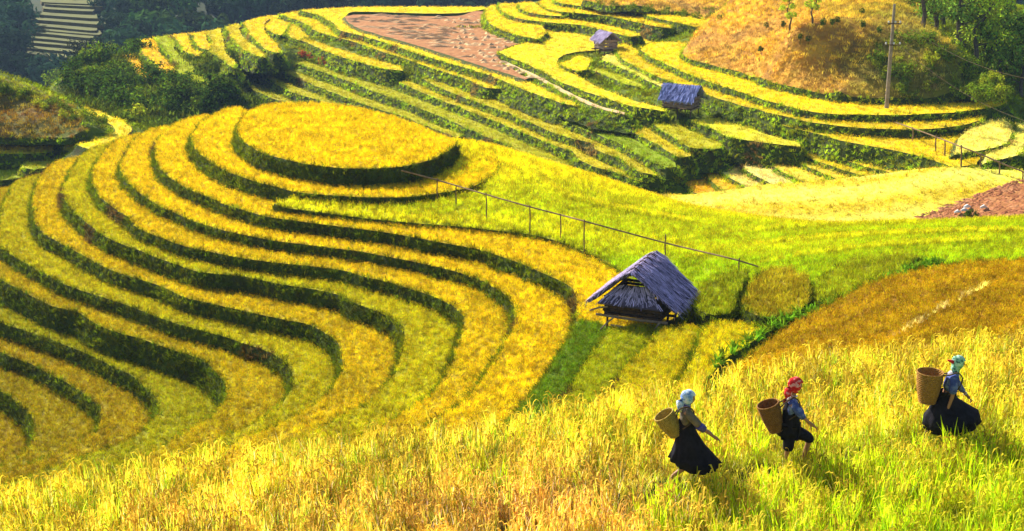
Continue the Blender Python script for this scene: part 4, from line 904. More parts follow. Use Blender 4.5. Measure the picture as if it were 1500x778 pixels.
# ------------------------------------------------------------------ straw on the bare paddy, clods on the earth patch, weeds of the ditch
mb = MB(); sp_poly = [(a, b) for a, b in [(512,24),(520,34),(575,52),(692,88),(790,118),(830,138),(800,122),(735,90),(727,80),(745,66),(765,57),(735,46),(712,34),(711,18),(668,25),(563,22)]]
rs_ = random.Random(12)
for k in range(1500):
    px, py = rs_.uniform(510, 830), rs_.uniform(16, 138)
    if not inpoly(np.array([px]), np.array([py]), sp_poly)[0]: continue
    if math.sin((py+.10*(690-px)*(1 if px < 690 else -.6)+3*noise.noise(Vector((px*.02, py*.06, 0))))*1.15) < -.25: continue
    x, y, z = P(px, py, -22.45); a = rs_.uniform(-.3, .3)-.55+.9*max(0, (700-px)/200)
    if px < 655 or rs_.random() < .3: l, w_ = rs_.uniform(1.2, 4.5), rs_.uniform(.16, .34)
    else: l, w_ = rs_.uniform(.5, 1.4), rs_.uniform(.4, .9); a += rs_.uniform(-.9, .9)
    c, s_ = math.cos(a), math.sin(a); h = rs_.uniform(.10, .32)
    j = lambda: rs_.uniform(.7, 1.3)
    pts = [(-l/2, 0, 0), (-l*.25, -w_/2*j(), 0), (l*.22, -w_/2*j(), 0), (l/2*j(), w_*.2, 0), (l*.25, w_/2*j(), 0), (-l*.2, w_/2*j(), 0), (0, rs_.uniform(-.1, .1)*w_, h)]
    mb.add([(x+u*c-v*s_, y+u*s_+v*c, z+ZO+q) for u, v, q in pts], [(0, 1, 6), (1, 2, 6), (2, 3, 6), (3, 4, 6), (4, 5, 6), (5, 0, 6)])
tag(mb.build('cut_straw', M['straw']), 'rows of pale cut straw drying on the bare reddish paddy', None, None, 'stuff')
mb = MB()
for k in range(1300):
    px, py = rs_.uniform(1345, 1510), rs_.uniform(266, 325)
    if py < 322-(px-1338)*.36: continue
    x, y, z = hit(FLOOR, px, py, 60, 150); r = rs_.uniform(.05, .26); o = []
    for q in range(7):
        a = 6.28*q/7; o.append((x+r*1.3*math.cos(a)*rs_.uniform(.5, 1.3), y+r*math.sin(a)*rs_.uniform(.5, 1.3), z+ZO+.15))
    o.append((x+rs_.uniform(-.1, .1), y, z+ZO+.17+r*.4)); mb.add(o, [(q, (q+1) % 7, 7) for q in range(7)])
M['clod'] = surf_mat('reddish clods', [(.3, (.24, .07, .025)), (.5, (.46, .17, .07)), (.7, (.60, .30, .14))], .8, bump=.6, bscale=5)
tag(mb.build('earth_clods', M['clod']), 'reddish clods lying on the ploughed earth patch', None, None, 'stuff')
shrub('dark', 1424, 317, .4, 'small dark green bush on the reddish earth patch', None, lambda x, y: FLOOR(x, y)+.3, 2)
for i, (px, py) in enumerate([(1402,319),(1416,311),(1440,312),(1412,316)]):
    x, y, z = hit(FLOOR, px, py, 60, 150); m = MB(); m.tube([(x-.22, y, z+ZO+.36), (x, y, z+ZO+.44), (x+.25, y+.1, z+ZO+.36)], [.06, .13, .05], 7, jit=.3)
    tag(m.build('stone', M['white']), 'pale stone lying beside the dark bush on the earth patch', 'stone', 'pale stones of the earth patch')
# ------------------------------------------------------------------ the three women and their baskets
def skin_mesh(name, nodes, edges, root, sub=2):
    """a continuous surface grown round a skeleton: nodes name -> (x, y, z, rx[, ry])"""
    keys = list(nodes); ix = {k: i for i, k in enumerate(keys)}
    me = bpy.data.meshes.new(name+'_bones'); me.from_pydata([nodes[k][:3] for k in keys], [(ix[a], ix[b]) for a, b in edges], [])
    o = bpy.data.objects.new(name+'_bones', me); COL.objects.link(o)
    o.modifiers.new('skin', 'SKIN').use_smooth_shade = True
    for k in keys:
        sv = me.skin_vertices[0].data[ix[k]]; r = nodes[k][3]; sv.radius = (r, nodes[k][4] if len(nodes[k]) > 4 else r); sv.use_root = (k == root)
    ss = o.modifiers.new('sub', 'SUBSURF'); ss.levels = sub; ss.render_levels = sub
    dg = bpy.context.evaluated_depsgraph_get(); out = bpy.data.meshes.new_from_object(o.evaluated_get(dg)); out.name = name
    bpy.data.objects.remove(o); bpy.data.meshes.remove(me)
    return out
def cloth(name, stops, scale=14, rough=.9, coord='Object', bump=.25, stretch=None): return surf_mat(name, stops, scale, rough, bump, 60, coord=coord, spec=.15, detail=3, stretch=stretch)
M['skin'] = surf_mat('skin', [(.3, (.32, .15, .085)), (.7, (.42, .21, .125))], 6, .55, .05, spec=.35)
M['eye'] = surf_mat('dark eyes', [(.3, (.012, .01, .009)), (.7, (.02, .016, .012))], 3, .3, 0)
M['hair'] = surf_mat('black hair', [(.3, (.008, .007, .007)), (.7, (.02, .017, .016))], 30, .5, .3)
M['lips'] = surf_mat('lips', [(.3, (.28, .09, .07)), (.7, (.32, .11, .08))], 6, .5, 0)
C_BLACK = cloth('indigo black hemp', [(.3, (.006, .006, .012)), (.7, (.02, .018, .032))], 9)
C_DRAB = cloth('faded brown grey cotton', [(.3, (.10, .085, .075)), (.7, (.22, .18, .15))], 10)
C_VIOLET = cloth('violet blue cuff', [(.3, (.06, .05, .22)), (.7, (.13, .12, .42))], 18)
C_BLUE = cloth('bright blue cotton', [(.3, (.035, .06, .22)), (.5, (.07, .10, .36)), (.68, (.24, .30, .55))], 9)
C_TRIM = cloth('pale embroidered trim', [(.3, (.45, .25, .28)), (.55, (.7, .66, .7)), (.7, (.25, .3, .55))], 30)
C_SC1 = cloth('pale blue and white scarf', [(.38, (.16, .30, .70)), (.5, (.45, .62, .88)), (.62, (.80, .84, .90))], 15)
C_SC2 = cloth('red and pink checked scarf', [(.38, (.55, .015, .02)), (.52, (.75, .04, .04)), (.62, (.85, .42, .45))], 15)
C_SC3 = cloth('mint green patterned scarf', [(.38, (.05, .08, .08)), (.48, (.22, .55, .38)), (.62, (.60, .82, .68))], 15)
def ellip(c, r, R, nu=20, nv=14, f=None):
    """ellipsoid points; f(u direction) may push the surface in or out"""
    v = []; fs = []
    for j in range(nv+1):
        th = math.pi*j/nv
        for i in range(nu):
            ph = 2*math.pi*i/nu; d = Vector((math.sin(th)*math.cos(ph), math.sin(th)*math.sin(ph), math.cos(th)))
            k = f(d) if f else 1.0
            v.append(Vector(c)+R@Vector((d.x*r[0]*k, d.y*r[1]*k, d.z*r[2]*k)))
    for j in range(nv):
        for i in range(nu): fs.append((j*nu+i, (j+1)*nu+i, (j+1)*nu+(i+1) % nu, j*nu+(i+1) % nu))
    return v, fs
def gauss(d, t, s): return math.exp(-((d-Vector(t).normalized()).length/s)**2)
def head_shape(d):
    k = 1.0+.20*gauss(d, (1, 0, -.16), .17)+.05*gauss(d, (1, 0, .25), .35)-.05*gauss(d, (1, .42, .08), .16)-.05*gauss(d, (1, -.42, .08), .16)
    k += .05*gauss(d, (1, 0, -.52), .16)+.08*gauss(d, (.75, 0, -.85), .25)-.04*gauss(d, (1, 0, -.36), .09)
    if d.z < -.2: k *= 1-.10*abs(d.y)*min(1, (-.2-d.z)*1.6)
    return k
def add_head(me_list, c, R):
    """face, ears, eyes, lips as pieces of the body mesh: list of (verts, faces, material index)"""
    v, f = ellip(c, (.098, .078, .118), R, 28, 20, head_shape); me_list.append((v, f, 0))
    for s in (-1, 1):
        ve, fe = ellip(Vector(c)+R@Vector((-.005, s*.079, -.005)), (.022, .011, .034), R, 10, 6); me_list.append((ve, fe, 0))
        ve, fe = ellip(Vector(c)+R@Vector((.085, s*.032, .012)), (.012, .014, .008), R, 10, 6); me_list.append((ve, fe, 1))
        ve, fe = ellip(Vector(c)+R@Vector((.090, s*.032, .034)), (.008, .020, .004), R, 8, 4); me_list.append((ve, fe, 1))
    ve, fe = ellip(Vector(c)+R@Vector((.092, 0, -.052)), (.012, .024, .008), R, 10, 5); me_list.append((ve, fe, 2))
def add_hand(lst, wrist, palm, side, curl=.5):
    """five unequal bent fingers rooted in the palm"""
    w_, p = Vector(wrist), Vector(palm); d = (p-w_).normalized(); up = Vector((0, 0, 1))
    n = (d.cross(Vector((0, 1, 0)))).normalized() if abs(d.y) < .9 else up
    s = d.cross(n).normalized(); down = -n if n.z > 0 else n
    for i, (L, off) in enumerate([(.070, -.030), (.080, -.010), (.076, .010), (.060, .029)]):
        a = p+s*off+d*.012; b = a+d*L*.42+down*.006; c = b+(d*(1-curl*.7)+down*curl).normalized()*L*.33; e = c+(d*(1-curl*1.1)+down*curl*1.3).normalized()*L*.27
        m = MB(); m.tube([a-d*.02, a, b, c, e], [.009, .0095, .0088, .0078, .005], 6); lst.append((m.v, m.f, 0))
    a = p-d*.035+s*(-.030*side); b = a+(d*.5+s*(-.8*side)).normalized()*.034; c = b+(d*.9+s*(-.3*side)+down*.2).normalized()*.03; e = c+d*.02+down*.006
    m = MB(); m.tube([a+s*(.01*side), a, b, c, e], [.010, .0115, .010, .009, .006], 6); lst.append((m.v, m.f, 0))
def join_into(me, lst, mats):
    bm = bmesh.new(); bm.from_mesh(me)
    for v, f, mi in lst:
        vs_ = [bm.verts.new(q) for q in v]
        for q in f:
            try: fc = bm.faces.new([vs_[i] for i in q]); fc.material_index = mi; fc.smooth = True
            except ValueError: pass
    bmesh.ops.recalc_face_normals(bm, faces=bm.faces); bm.to_mesh(me); bm.free()
    me.materials.clear()
    for m_ in mats: me.materials.append(m_)
    me.polygons.foreach_set('use_smooth', [True]*len(me.polygons)); return me
def scarf(name, mat, c, R, parent, tail, bump=(-.6, 0, .25), size=1.16, knot=None):
    """cloth wrapped round the head, open at the face, with a tail down the neck"""
    mb = MB(); nu, nv = 30, 18; r = (.104*size, .090*size, .124*size)
    def pos(th, ph, k=1.0):
        d = Vector((math.sin(th)*math.cos(ph), math.sin(th)*math.sin(ph), math.cos(th)))
        kk = k*(1+.16*gauss(d, bump, .55)+.018*math.sin(9*d.z+5*d.x)+.012*math.sin(17*d.y+8*d.z))
        return Vector(c)+R@Vector((d.x*r[0]*kk, d.y*r[1]*kk, d.z*r[2]*kk)), d
    v = []; keep = []
    for j in range(nv+1):
        for i in range(nu):
            p, d = pos(math.pi*.78*j/nv, 2*math.pi*i/nu); v.append(p); keep.append(not (d.x > .38 and d.z < .42 and abs(d.y) < .80))
    f = []
    for j in range(nv):
        for i in range(nu):
            q = (j*nu+i, (j+1)*nu+i, (j+1)*nu+(i+1) % nu, j*nu+(i+1) % nu)
            if all(keep[k] for k in q): f.append(q)
    n = len(v)
    v2 = [Vector(c)+(p-Vector(c))*.95 for p in v]
    mb.add(v+v2, f+[tuple(k+n for k in q[::-1]) for q in f])
    o = mb.build(name, mat, parent, True)
    t = MB(); t.tube(tail, [.05, .066, .06, .045, .02][:len(tail)], 10, jit=.08); x = t.build('scarf_tail', mat, o, True)
    if knot is not None:
        t = MB(); t.tube(knot[0], knot[1], 8, jit=.1); t.build('scarf_knot', knot[2], o, True)
    return o
def loft(name, rings, mat, parent, pleat=0, npl=14, n=56, thick=.012):
    """rings of (centre, rx, ry, z function) joined into a garment with real thickness"""
    v = []; f = []; m = len(rings)
    for inner in (0, 1):
        for j, (cx_, cy_, rx, ry, zf) in enumerate(rings):
            for i in range(n):
                a = 2*math.pi*i/n; k = 1+pleat*(j/(m-1))**1.2*(math.sin(npl*a)+.4*math.sin(2.3*npl*a+1))-inner*thick/max(rx, .05)
                x, y = cx_+rx*k*math.cos(a), cy_+ry*k*math.sin(a); v.append((x, y, zf(a)))
    for inner in (0, 1):
        o = inner*m*n
        for j in range(m-1):
            for i in range(n):
                q = (o+j*n+i, o+(j+1)*n+i, o+(j+1)*n+(i+1) % n, o+j*n+(i+1) % n); f.append(q if inner else q[::-1])
    for i in range(n): f.append(((m-1)*n+i, (m-1)*n+(i+1) % n, m*n+(m-1)*n+(i+1) % n, m*n+(m-1)*n+i))
    me = mesh_from(name, v, f, True); return link(name, me, [mat], parent)
def basket(label, c0, c1, r0, r1, parent_loc, mat, straps):
    """woven back basket standing from c0 (bottom) to c1 (rim centre)"""
    t = empty('basket', parent_loc); tag(t, label, 'basket', None)
    a, b = Vector(c0), Vector(c1); ax = (b-a).normalized(); u = ax.cross(Vector((0, 1, 0))).normalized(); w_ = ax.cross(u).normalized(); L = (b-a).length
    rad = lambda s: r0+(r1-r0)*(s**.75)+.012*math.sin(math.pi*s)
    nu, nv = 40, 22; v = []; f = []
    for side in (0, 1):
        for j in range(nv+1):
            s = j/nv
            for i in range(nu):
                p = 2*math.pi*i/nu; weave = .004*(1 if (i+j) % 2 else -1); r = rad(s)+weave-(.014 if side else 0)
                v.append(a+ax*(L*s+(.012 if side and j == 0 else 0))+(u*math.cos(p)+w_*math.sin(p))*r)
    n = (nv+1)*nu
    for side in (0, 1):
        for j in range(nv):
            for i in range(nu):
                q = (side*n+j*nu+i, side*n+j*nu+(i+1) % nu, side*n+(j+1)*nu+(i+1) % nu, side*n+(j+1)*nu+i); f.append(q[::-1] if side else q)
    f.append(tuple(range(nu-1, -1, -1))); f.append(tuple(n+i for i in range(nu)))
    link('basket_body', mesh_from('basket_body', v, f), [mat], t)
    m = MB()
    ring = lambda s, k=0: [a+ax*L*s+(u*math.cos(6.2832*i/36)+w_*math.sin(6.2832*i/36))*(rad(s)+k) for i in range(37)]
    m.tube(ring(1.0), .014, 8, False); m.build('rim', mat, t, True)
    m = MB(); m.tube(ring(.03, .004), .012, 8, False); m.build('foot_ring', mat, t, True)
    m = MB()
    for j in range(1, 15): m.tube(ring(j/15, .004), .0065, 5, False)
    o = m.build('woven_hoops', mat, t, True); o['kind'] = 'stuff'
    for s_ in straps:
        m = MB(); m.tube(resample(s_, .05), .013, 6); m.build('strap', M['bsk_d'], t, True)
    return t
M['bsk_y'] = surf_mat('yellow bamboo weave', [(.3, (.30, .20, .04)), (.7, (.62, .46, .12))], 22, bump=.4)
M['bsk_b'] = surf_mat('reddish brown bamboo weave', [(.3, (.16, .075, .022)), (.7, (.36, .18, .055))], 22, bump=.4)
M['bsk_o'] = surf_mat('orange brown bamboo weave', [(.3, (.27, .13, .03)), (.7, (.50, .27, .07))], 22, bump=.4)
M['bsk_d'] = surf_mat('dark strap', [(.3, (.05, .03, .02)), (.7, (.14, .10, .07))], 20, bump=.2)
BZ = -10.22
class Pose:
    def __init__(s, px, py, z=BZ):
        s.px, s.py = px, py; s.o = Vector(P(px, py, z)); s.dist = s.o.length; s.k = F/s.dist
        e = -s.o.z/s.dist; s.sn = e; s.cs = math.sqrt(1-e*e)
        s.loc = s.o+Vector((0, 0, ZO))
    def __call__(s, px, py, y=0.0):
        x = (px-s.px)/s.k+s.o.x*y/s.o.y*.0; return Vector((x, y, ((s.py-py)/s.k-y*s.sn)/s.cs))
def n_(p, r, r2=None): return (p.x, p.y, p.z, r) if r2 is None else (p.x, p.y, p.z, r, r2)
BODY_E = [('pel', 'waist'), ('waist', 'chest'), ('chest', 'neck0'), ('neck0', 'head'), ('chest', 'shL'), ('shL', 'elL'), ('elL', 'wrL'), ('wrL', 'paL'), ('chest', 'shR'), ('shR', 'elR'), ('elR', 'wrR'), ('wrR', 'paR'),
          ('pel', 'hiL'), ('hiL', 'knL'), ('knL', 'anL'), ('anL', 'toL'), ('pel', 'hiR'), ('hiR', 'knR'), ('knR', 'anR'), ('anR', 'toR')]
def person(label, T, J, tilt):
    """J: joint -> pixel x, pixel y, sideways metres (negative = towards the camera)"""
    t = empty('person', T.loc); tag(t, label, 'person')
    Q = {k: T(*v) for k, v in J.items()}
    R_ = {'pel': .115, 'waist': .095, 'chest': .115, 'neck0': .048, 'head': .05, 'shL': .05, 'shR': .05, 'elL': .037, 'elR': .037, 'wrL': .026, 'wrR': .026, 'paL': .031, 'paR': .031,
          'hiL': .085, 'hiR': .085, 'knL': .055, 'knR': .055, 'anL': .036, 'anR': .036, 'toL': .026, 'toR': .026}
    nodes = {k: n_(Q[k], R_[k]) for k in Q if k not in ('face',)}
    me = skin_mesh('body', nodes, BODY_E, 'pel', 2)
    Rm = Matrix.Rotation(tilt, 3, 'Y'); lst = []; add_head(lst, Q['face'], Rm)
    add_hand(lst, Q['wrL'], Q['paL'], 1); add_hand(lst, Q['wrR'], Q['paR'], -1)
    for s_ in ('L', 'R'):       # bare toes
        d = (Q['to'+s_]-Q['an'+s_]).normalized(); sv = Vector((0, 1, 0))
        for i in range(5):
            p = Q['to'+s_]+sv*(-.026+.013*i)+d*.012; m = MB(); m.tube([p-d*.02, p, p+d*(.022-.002*i)], [.010, .010, .006], 6); lst.append((m.v, m.f, 0))
    join_into(me, lst, [M['skin'], M['eye'], M['lips']])
    link('body', me, [], t)
    return t, Q, Rm, nodes
# --- first woman: pale blue scarf, dark skirt, stepping off her back foot
T = Pose(1002, 706)
J = {'pel': (1003,642,0), 'waist': (1002,629,0), 'chest': (1000,611,0), 'neck0': (1001,600,0), 'head': (1003,591,0), 'face': (1004,588.5,0),
     'shL': (1000,608,-.15), 'elL': (1021,630,-.20), 'wrL': (1039,642,-.16), 'paL': (1046,646,-.15), 'shR': (1001,606,.15), 'elR': (1016,624,.24), 'wrR': (1032,632,.24), 'paR': (1039,635,.24),
     'hiL': (1003,645,-.08), 'knL': (1006,682,-.10), 'anL': (985,697,-.10), 'toL': (979,706,-.10), 'hiR': (1004,645,.08), 'knR': (1026,668,.08), 'anR': (1023,697,.07), 'toR': (1036,702,.06)}
p1, Q, Rm, nd = person('woman in a pale blue headscarf and dark flared skirt striding with a yellow basket', T, J, .12)
jk = skin_mesh('jacket', {'w': n_(Q['waist']+Vector((0, 0, .0)), .135), 'c': n_(Q['chest'], .150), 'n': n_(Q['neck0']-Vector((0, 0, .03)), .075), 'sl': n_(Q['shL'], .080), 'el': n_(Q['shL'].lerp(Q['elL'], .95), .068), 'sr': n_(Q['shR'], .080), 'er': n_(Q['shR'].lerp(Q['elR'], .95), .066)},
               [('w', 'c'), ('c', 'n'), ('c', 'sl'), ('sl', 'el'), ('c', 'sr'), ('sr', 'er')], 'c'); link('jacket', jk, [C_DRAB], p1)
for s_ in ('L', 'R'):
    d = (Q['wr'+s_]-Q['el'+s_]).normalized(); m = MB(); m.tube([Q['el'+s_]-d*.05, Q['el'+s_], Q['el'+s_]+d*.07], [.068, .070, .062], 12); m.build('cuff', C_VIOLET, p1, True)
m = MB(); m.tube([Q['neck0']+Vector((-.02, 0, -.07)), Q['neck0']+Vector((0, 0, .0)), Q['neck0']+Vector((.01, 0, .06))], [.095, .080, .066], 14); m.build('collar', C_VIOLET, p1, True)
W = Q['waist']; hem = lambda a: .26-.17*math.cos(a-.6)*math.sin(a)*0+(.13*(math.cos(a)**2)-.08*math.cos(a-.9)+.05*math.sin(a))
loft('apron_bodice', [(W.x, 0, .125, .13, lambda a: W.z+.13), (W.x, 0, .135, .14, lambda a: W.z+.03), (W.x, 0, .15, .15, lambda a: W.z-.06)], C_BLACK, p1, 0)
loft('skirt', [(W.x, 0, .135, .14, lambda a: W.z+.02), (W.x+.02, 0, .17, .17, lambda a: W.z-.10), (W.x+.07, 0, .25, .22, lambda a: (W.z-.10)*.62+hem(a)*.38), (W.x+.13, 0, .35, .27, lambda a: (W.z-.10)*.28+hem(a)*.72), (W.x+.17, 0, .44, .31, hem)], C_BLACK, p1, .05, 13)
scarf('headscarf', C_SC1, Q['face'], Rm, p1, [Q['face']+Vector((-.10, -.02, .02)), Q['face']+Vector((-.14, -.02, -.06)), Q['face']+Vector((-.13, -.02, -.15)), Q['face']+Vector((-.12, -.02, -.23))])
B0, B1 = T(989,639,.02), T(970,611.5,.02)
basket('yellow bamboo basket tilted back on the woman with the pale blue scarf', B0, B1, .10, .17, T.loc, M['bsk_y'], [[B0.lerp(B1, .85)+Vector((.16, -.08, .03)), T(990,605,-.16), T(1001,602,-.19), T(1010,608,-.17), T(1008,622,-.17), T(996,632,-.12)], [B0.lerp(B1, .85)+Vector((.16, .08, .05)), T(992,603,.15), T(1002,601,.17), T(1012,608,.15), T(1008,622,.14)]])
# --- second woman: red scarf, blue sleeves, dark knee breeches
T = Pose(1160, 678)
J = {'pel': (1154,631,0), 'waist': (1155,617,0), 'chest': (1155,599,0), 'neck0': (1156,585,0), 'head': (1158,575,0), 'face': (1159,570,0),
     'shL': (1154,597,-.15), 'elL': (1166,613,-.21), 'wrL': (1179,623,-.20), 'paL': (1186,628,-.20), 'shR': (1158,592,.15), 'elR': (1172,606,.22), 'wrR': (1181,618,.22), 'paR': (1186,623,.22),
     'hiL': (1153,633,-.08), 'knL': (1152,655,-.09), 'anL': (1150,673,-.09), 'toL': (1160,678,-.09), 'hiR': (1157,631,.08), 'knR': (1185,643,.08), 'anR': (1177,672,.08), 'toR': (1187,676,.07)}
p2, Q, Rm, nd = person('woman in a red headscarf and blue jacket lifting her front knee', T, J, .10)
jk = skin_mesh('jacket', {'w': n_(Q['waist'], .135), 'c': n_(Q['chest'], .150), 'n': n_(Q['neck0']-Vector((0, 0, .03)), .072), 'sl': n_(Q['shL'], .082), 'el': n_(Q['elL'], .064), 'e2': n_(Q['elL'].lerp(Q['wrL'], .35), .058), 'sr': n_(Q['shR'], .082), 'er': n_(Q['elR'], .064), 'r2': n_(Q['elR'].lerp(Q['wrR'], .35), .058)},
               [('w', 'c'), ('c', 'n'), ('c', 'sl'), ('sl', 'el'), ('el', 'e2'), ('c', 'sr'), ('sr', 'er'), ('er', 'r2')], 'c'); link('jacket', jk, [C_BLUE], p2)
W = Q['waist']
loft('vest', [(W.x, 0, .10, .11, lambda a: Q['neck0'].z-.10), (W.x, 0, .150, .155, lambda a: Q['chest'].z-.06), (W.x, 0, .150, .155, lambda a: W.z), (W.x, 0, .175, .175, lambda a: W.z-.16), (W.x-.03, 0, .20, .18, lambda a: W.z-.27)], C_BLACK, p2, .015, 9)
br = skin_mesh('breeches', {'p': n_(Q['pel'], .150), 'hl': n_(Q['hiL'], .125), 'kl': n_(Q['knL']+Vector((0, 0, -.02)), .100), 'cl': n_(Q['knL'].lerp(Q['anL'], .35), .092), 'hr': n_(Q['hiR'], .125), 'mr': n_(Q['hiR'].lerp(Q['knR'], .55), .125), 'kr': n_(Q['knR'], .105), 'cr': n_(Q['knR'].lerp(Q['anR'], .22), .095)},
               [('p', 'hl'), ('hl', 'kl'), ('kl', 'cl'), ('p', 'hr'), ('hr', 'mr'), ('mr', 'kr'), ('kr', 'cr')], 'p'); link('breeches', br, [C_BLACK], p2)
m = MB(); m.tube([Q['neck0']+Vector((-.03, 0, -.09)), Q['neck0']+Vector((0, 0, -.03)), Q['neck0']+Vector((.01, 0, .02))], [.105, .086, .068], 14); m.build('collar', C_TRIM, p2, True)
scarf('headscarf', C_SC2, Q['face'], Rm, p2, [Q['face']+Vector((-.09, -.03, .03)), Q['face']+Vector((-.13, -.04, -.06)), Q['face']+Vector((-.14, -.05, -.16)), Q['face']+Vector((-.18, -.05, -.26)), Q['face']+Vector((-.20, -.05, -.31))], size=1.22)
B0, B1 = T(1135,633,-.02), T(1121,596,-.02)
basket('reddish brown bamboo basket on the back of the woman with the red scarf', B0, B1, .105, .185, T.loc, M['bsk_b'], [[B0.lerp(B1, .85)+Vector((.17, -.08, .05)), T(1146,592,-.16), T(1155,588,-.19), T(1163,595,-.17), T(1161,609,-.17), T(1150,618,-.14)], [B0.lerp(B1, .85)+Vector((.17, .09, .06)), T(1150,588,.15), T(1158,586,.17), T(1166,594,.15)]])
# --- third woman: mint scarf, blue jacket, wide dark skirt blown forward
T = Pose(1382, 644)
J = {'pel': (1380,592,0), 'waist': (1382,580,0), 'chest': (1386,562,0), 'neck0': (1389,550,0), 'head': (1392,543,0), 'face': (1393,539,0),
     'shL': (1385,560,-.15), 'elL': (1384,583,-.20), 'wrL': (1379,602,-.20), 'paL': (1376.5,609,-.20), 'shR': (1390,556,.15), 'elR': (1404,572,.22), 'wrR': (1414,582,.22), 'paR': (1419,587,.22),
     'hiL': (1379,594,-.08), 'knL': (1370,614,-.08), 'anL': (1357,630,-.08), 'toL': (1353,638,-.08), 'hiR': (1382,594,.08), 'knR': (1402,612,.08), 'anR': (1404,638,.08), 'toR': (1414,643,.08)}
p3, Q, Rm, nd = person('woman in a mint green headscarf and blue jacket with a wide black skirt', T, J, .16)
jk = skin_mesh('jacket', {'w': n_(Q['waist'], .140), 'c': n_(Q['chest'], .152), 'n': n_(Q['neck0']-Vector((0, 0, .03)), .072), 'sl': n_(Q['shL'], .086), 'ml': n_(Q['shL'].lerp(Q['elL'], .6), .082), 'el': n_(Q['elL'], .074), 'sr': n_(Q['shR'], .080), 'er': n_(Q['elR'], .060), 'r2': n_(Q['elR'].lerp(Q['wrR'], .6), .048)},
               [('w', 'c'), ('c', 'n'), ('c', 'sl'), ('sl', 'ml'), ('ml', 'el'), ('c', 'sr'), ('sr', 'er'), ('er', 'r2')], 'c'); link('jacket', jk, [C_BLUE], p3)
m = MB(); m.tube([Q['neck0']+Vector((-.03, 0, -.09)), Q['neck0']+Vector((0, 0, -.03)), Q['neck0']+Vector((.01, 0, .02))], [.108, .088, .068], 14); m.build('collar', C_TRIM, p3, True)
d = (Q['wrR']-Q['elR']).normalized(); m = MB(); m.tube([Q['wrR']-d*.05, Q['wrR']-d*.02], [.036, .034], 10); m.build('bracelet', C_TRIM, p3, True)
W = Q['waist']; za, zb = T(1351,627).z, T(1431,614).z
hem3 = lambda a: (za+zb)/2-(za-zb)/2*math.cos(a)*1.0-.12*math.sin(a)*(-1 if math.sin(a) < 0 else 1)+.03
cxh = (T(1351,620).x+T(1431,612).x)/2
loft('skirt', [(W.x, 0, .14, .14, lambda a: W.z+.03), (W.x+.0, 0, .17, .17, lambda a: W.z-.08), (W.x*.55+cxh*.45, 0, .34, .27, lambda a: (W.z-.12)*.70+hem3(a)*.30), (W.x*.2+cxh*.8, 0, .47, .35, lambda a: (W.z-.10)*.38+hem3(a)*.62), (cxh, 0, .50, .38, hem3)], C_BLACK, p3, .035, 12)
loft('waist_sash', [(W.x, 0, .148, .148, lambda a: W.z+.05), (W.x, 0, .155, .155, lambda a: W.z-.03)], C_BLACK, p3)
scarf('headscarf', C_SC3, Q['face'], Rm, p3, [Q['face']+Vector((-.07, -.02, .0)), Q['face']+Vector((-.07, -.03, -.08)), Q['face']+Vector((-.04, -.04, -.15)), Q['face']+Vector((-.03, -.04, -.19))],
      knot=([Q['face']+Vector((-.10, -.03, .03)), Q['face']+Vector((-.15, -.04, .05)), Q['face']+Vector((-.21, -.05, .07))], [.035, .03, .012], C_SC2))
B0, B1 = T(1354,592.5,-.02), T(1355,551.5,-.02)
basket('orange brown bamboo basket standing upright on the back of the woman with the mint scarf', B0, B1, .13, .225, T.loc, M['bsk_o'], [[B0.lerp(B1, .85)+Vector((.2, -.08, .05)), T(1378,556,-.17), T(1388,553,-.19), T(1396,560,-.17), T(1392,574,-.17), T(1380,582,-.14)], [B0.lerp(B1, .85)+Vector((.2, .08, .06)), T(1380,553,.15), T(1391,551,.17), T(1398,559,.15)]])
# low trodden bund under the women's feet
bw_ = resample([P(a, b, BZ) for a, b in [(905,722),(960,712),(1002,706),(1090,691),(1160,679),(1270,661),(1382,644),(1480,630),(1560,618)]], .25)
m = MB(); v = []; f = []
for i, p in enumerate(bw_):
    for dy, dz in ((-.62, -.50), (-.42, -.10), (-.26, -.015), (.26, -.015), (.42, -.10), (.62, -.50)):
        v.append((p.x, p.y+dy+.04*noise.noise(Vector((p.x*2, dy, 0))), p.z+dz+ZO-.012+.012*noise.noise(Vector((p.x*3, p.y*3+dy*4, 1)))))
for i in range(len(bw_)-1):
    for k in range(5): f.append((6*i+k, 6*(i+1)+k, 6*(i+1)+k+1, 6*i+k+1))
bo = link('footpath', mesh_from('footpath', v, f, True), [M['bank']]); tag(bo, 'low trodden bund through the rice under the walking women', None, None, 'structure')

# weeds along the ditch below the rounded plots, dry grass of the hill, undergrowth of the thicket
def strip_mesh(name, px, wd, zf, tint, d0=25, d1=90):
    pts = resample([hit(zf, a, b, d0, d1) for a, b in px], .5); v = []; f = []
    for p in pts: v += [(p.x-.2, p.y-wd/2, p.z+ZO), (p.x+.2, p.y+wd/2, p.z+ZO)]
    for i in range(len(pts)-1): f.append((2*i, 2*i+2, 2*i+3, 2*i+1))
    return store_mesh(name, (v, f, [tint]*len(f)))
weed_t = coll_of('ditch weeds', [tuft('weed_tuft', 14, .45, .07, .1, .9, 0, M['bankgrass'], 3, .15) for i in range(3)])
DZ = TPS([P(*q) for q in [(1040,540,-15.2),(1090,508,-15.3),(1130,482,-15.6),(1180,463,-15.6),(1240,445,-15.4),(1300,412,-15.2),(1380,387,-14.9),(1500,374,-14.6),(1240,470,-15.0),(1400,395,-14.5)]], 1e-3)
scatter('ditch_weeds', strip_mesh('ditch_weeds', [(1040,538),(1075,518),(1110,494),(1140,477),(1185,461),(1230,445),(1280,420),(1320,402),(1380,386)], 1.3, DZ, (.20, .34, .012)), weed_t, 16, .4, .9, .5, 11, 'fresh green weeds growing along the ditch beside the brown field')
bl = resample([hit(BR, a, b) for a, b in [(1312,492),(1345,472),(1385,448),(1412,434),(1450,416)]], .5)
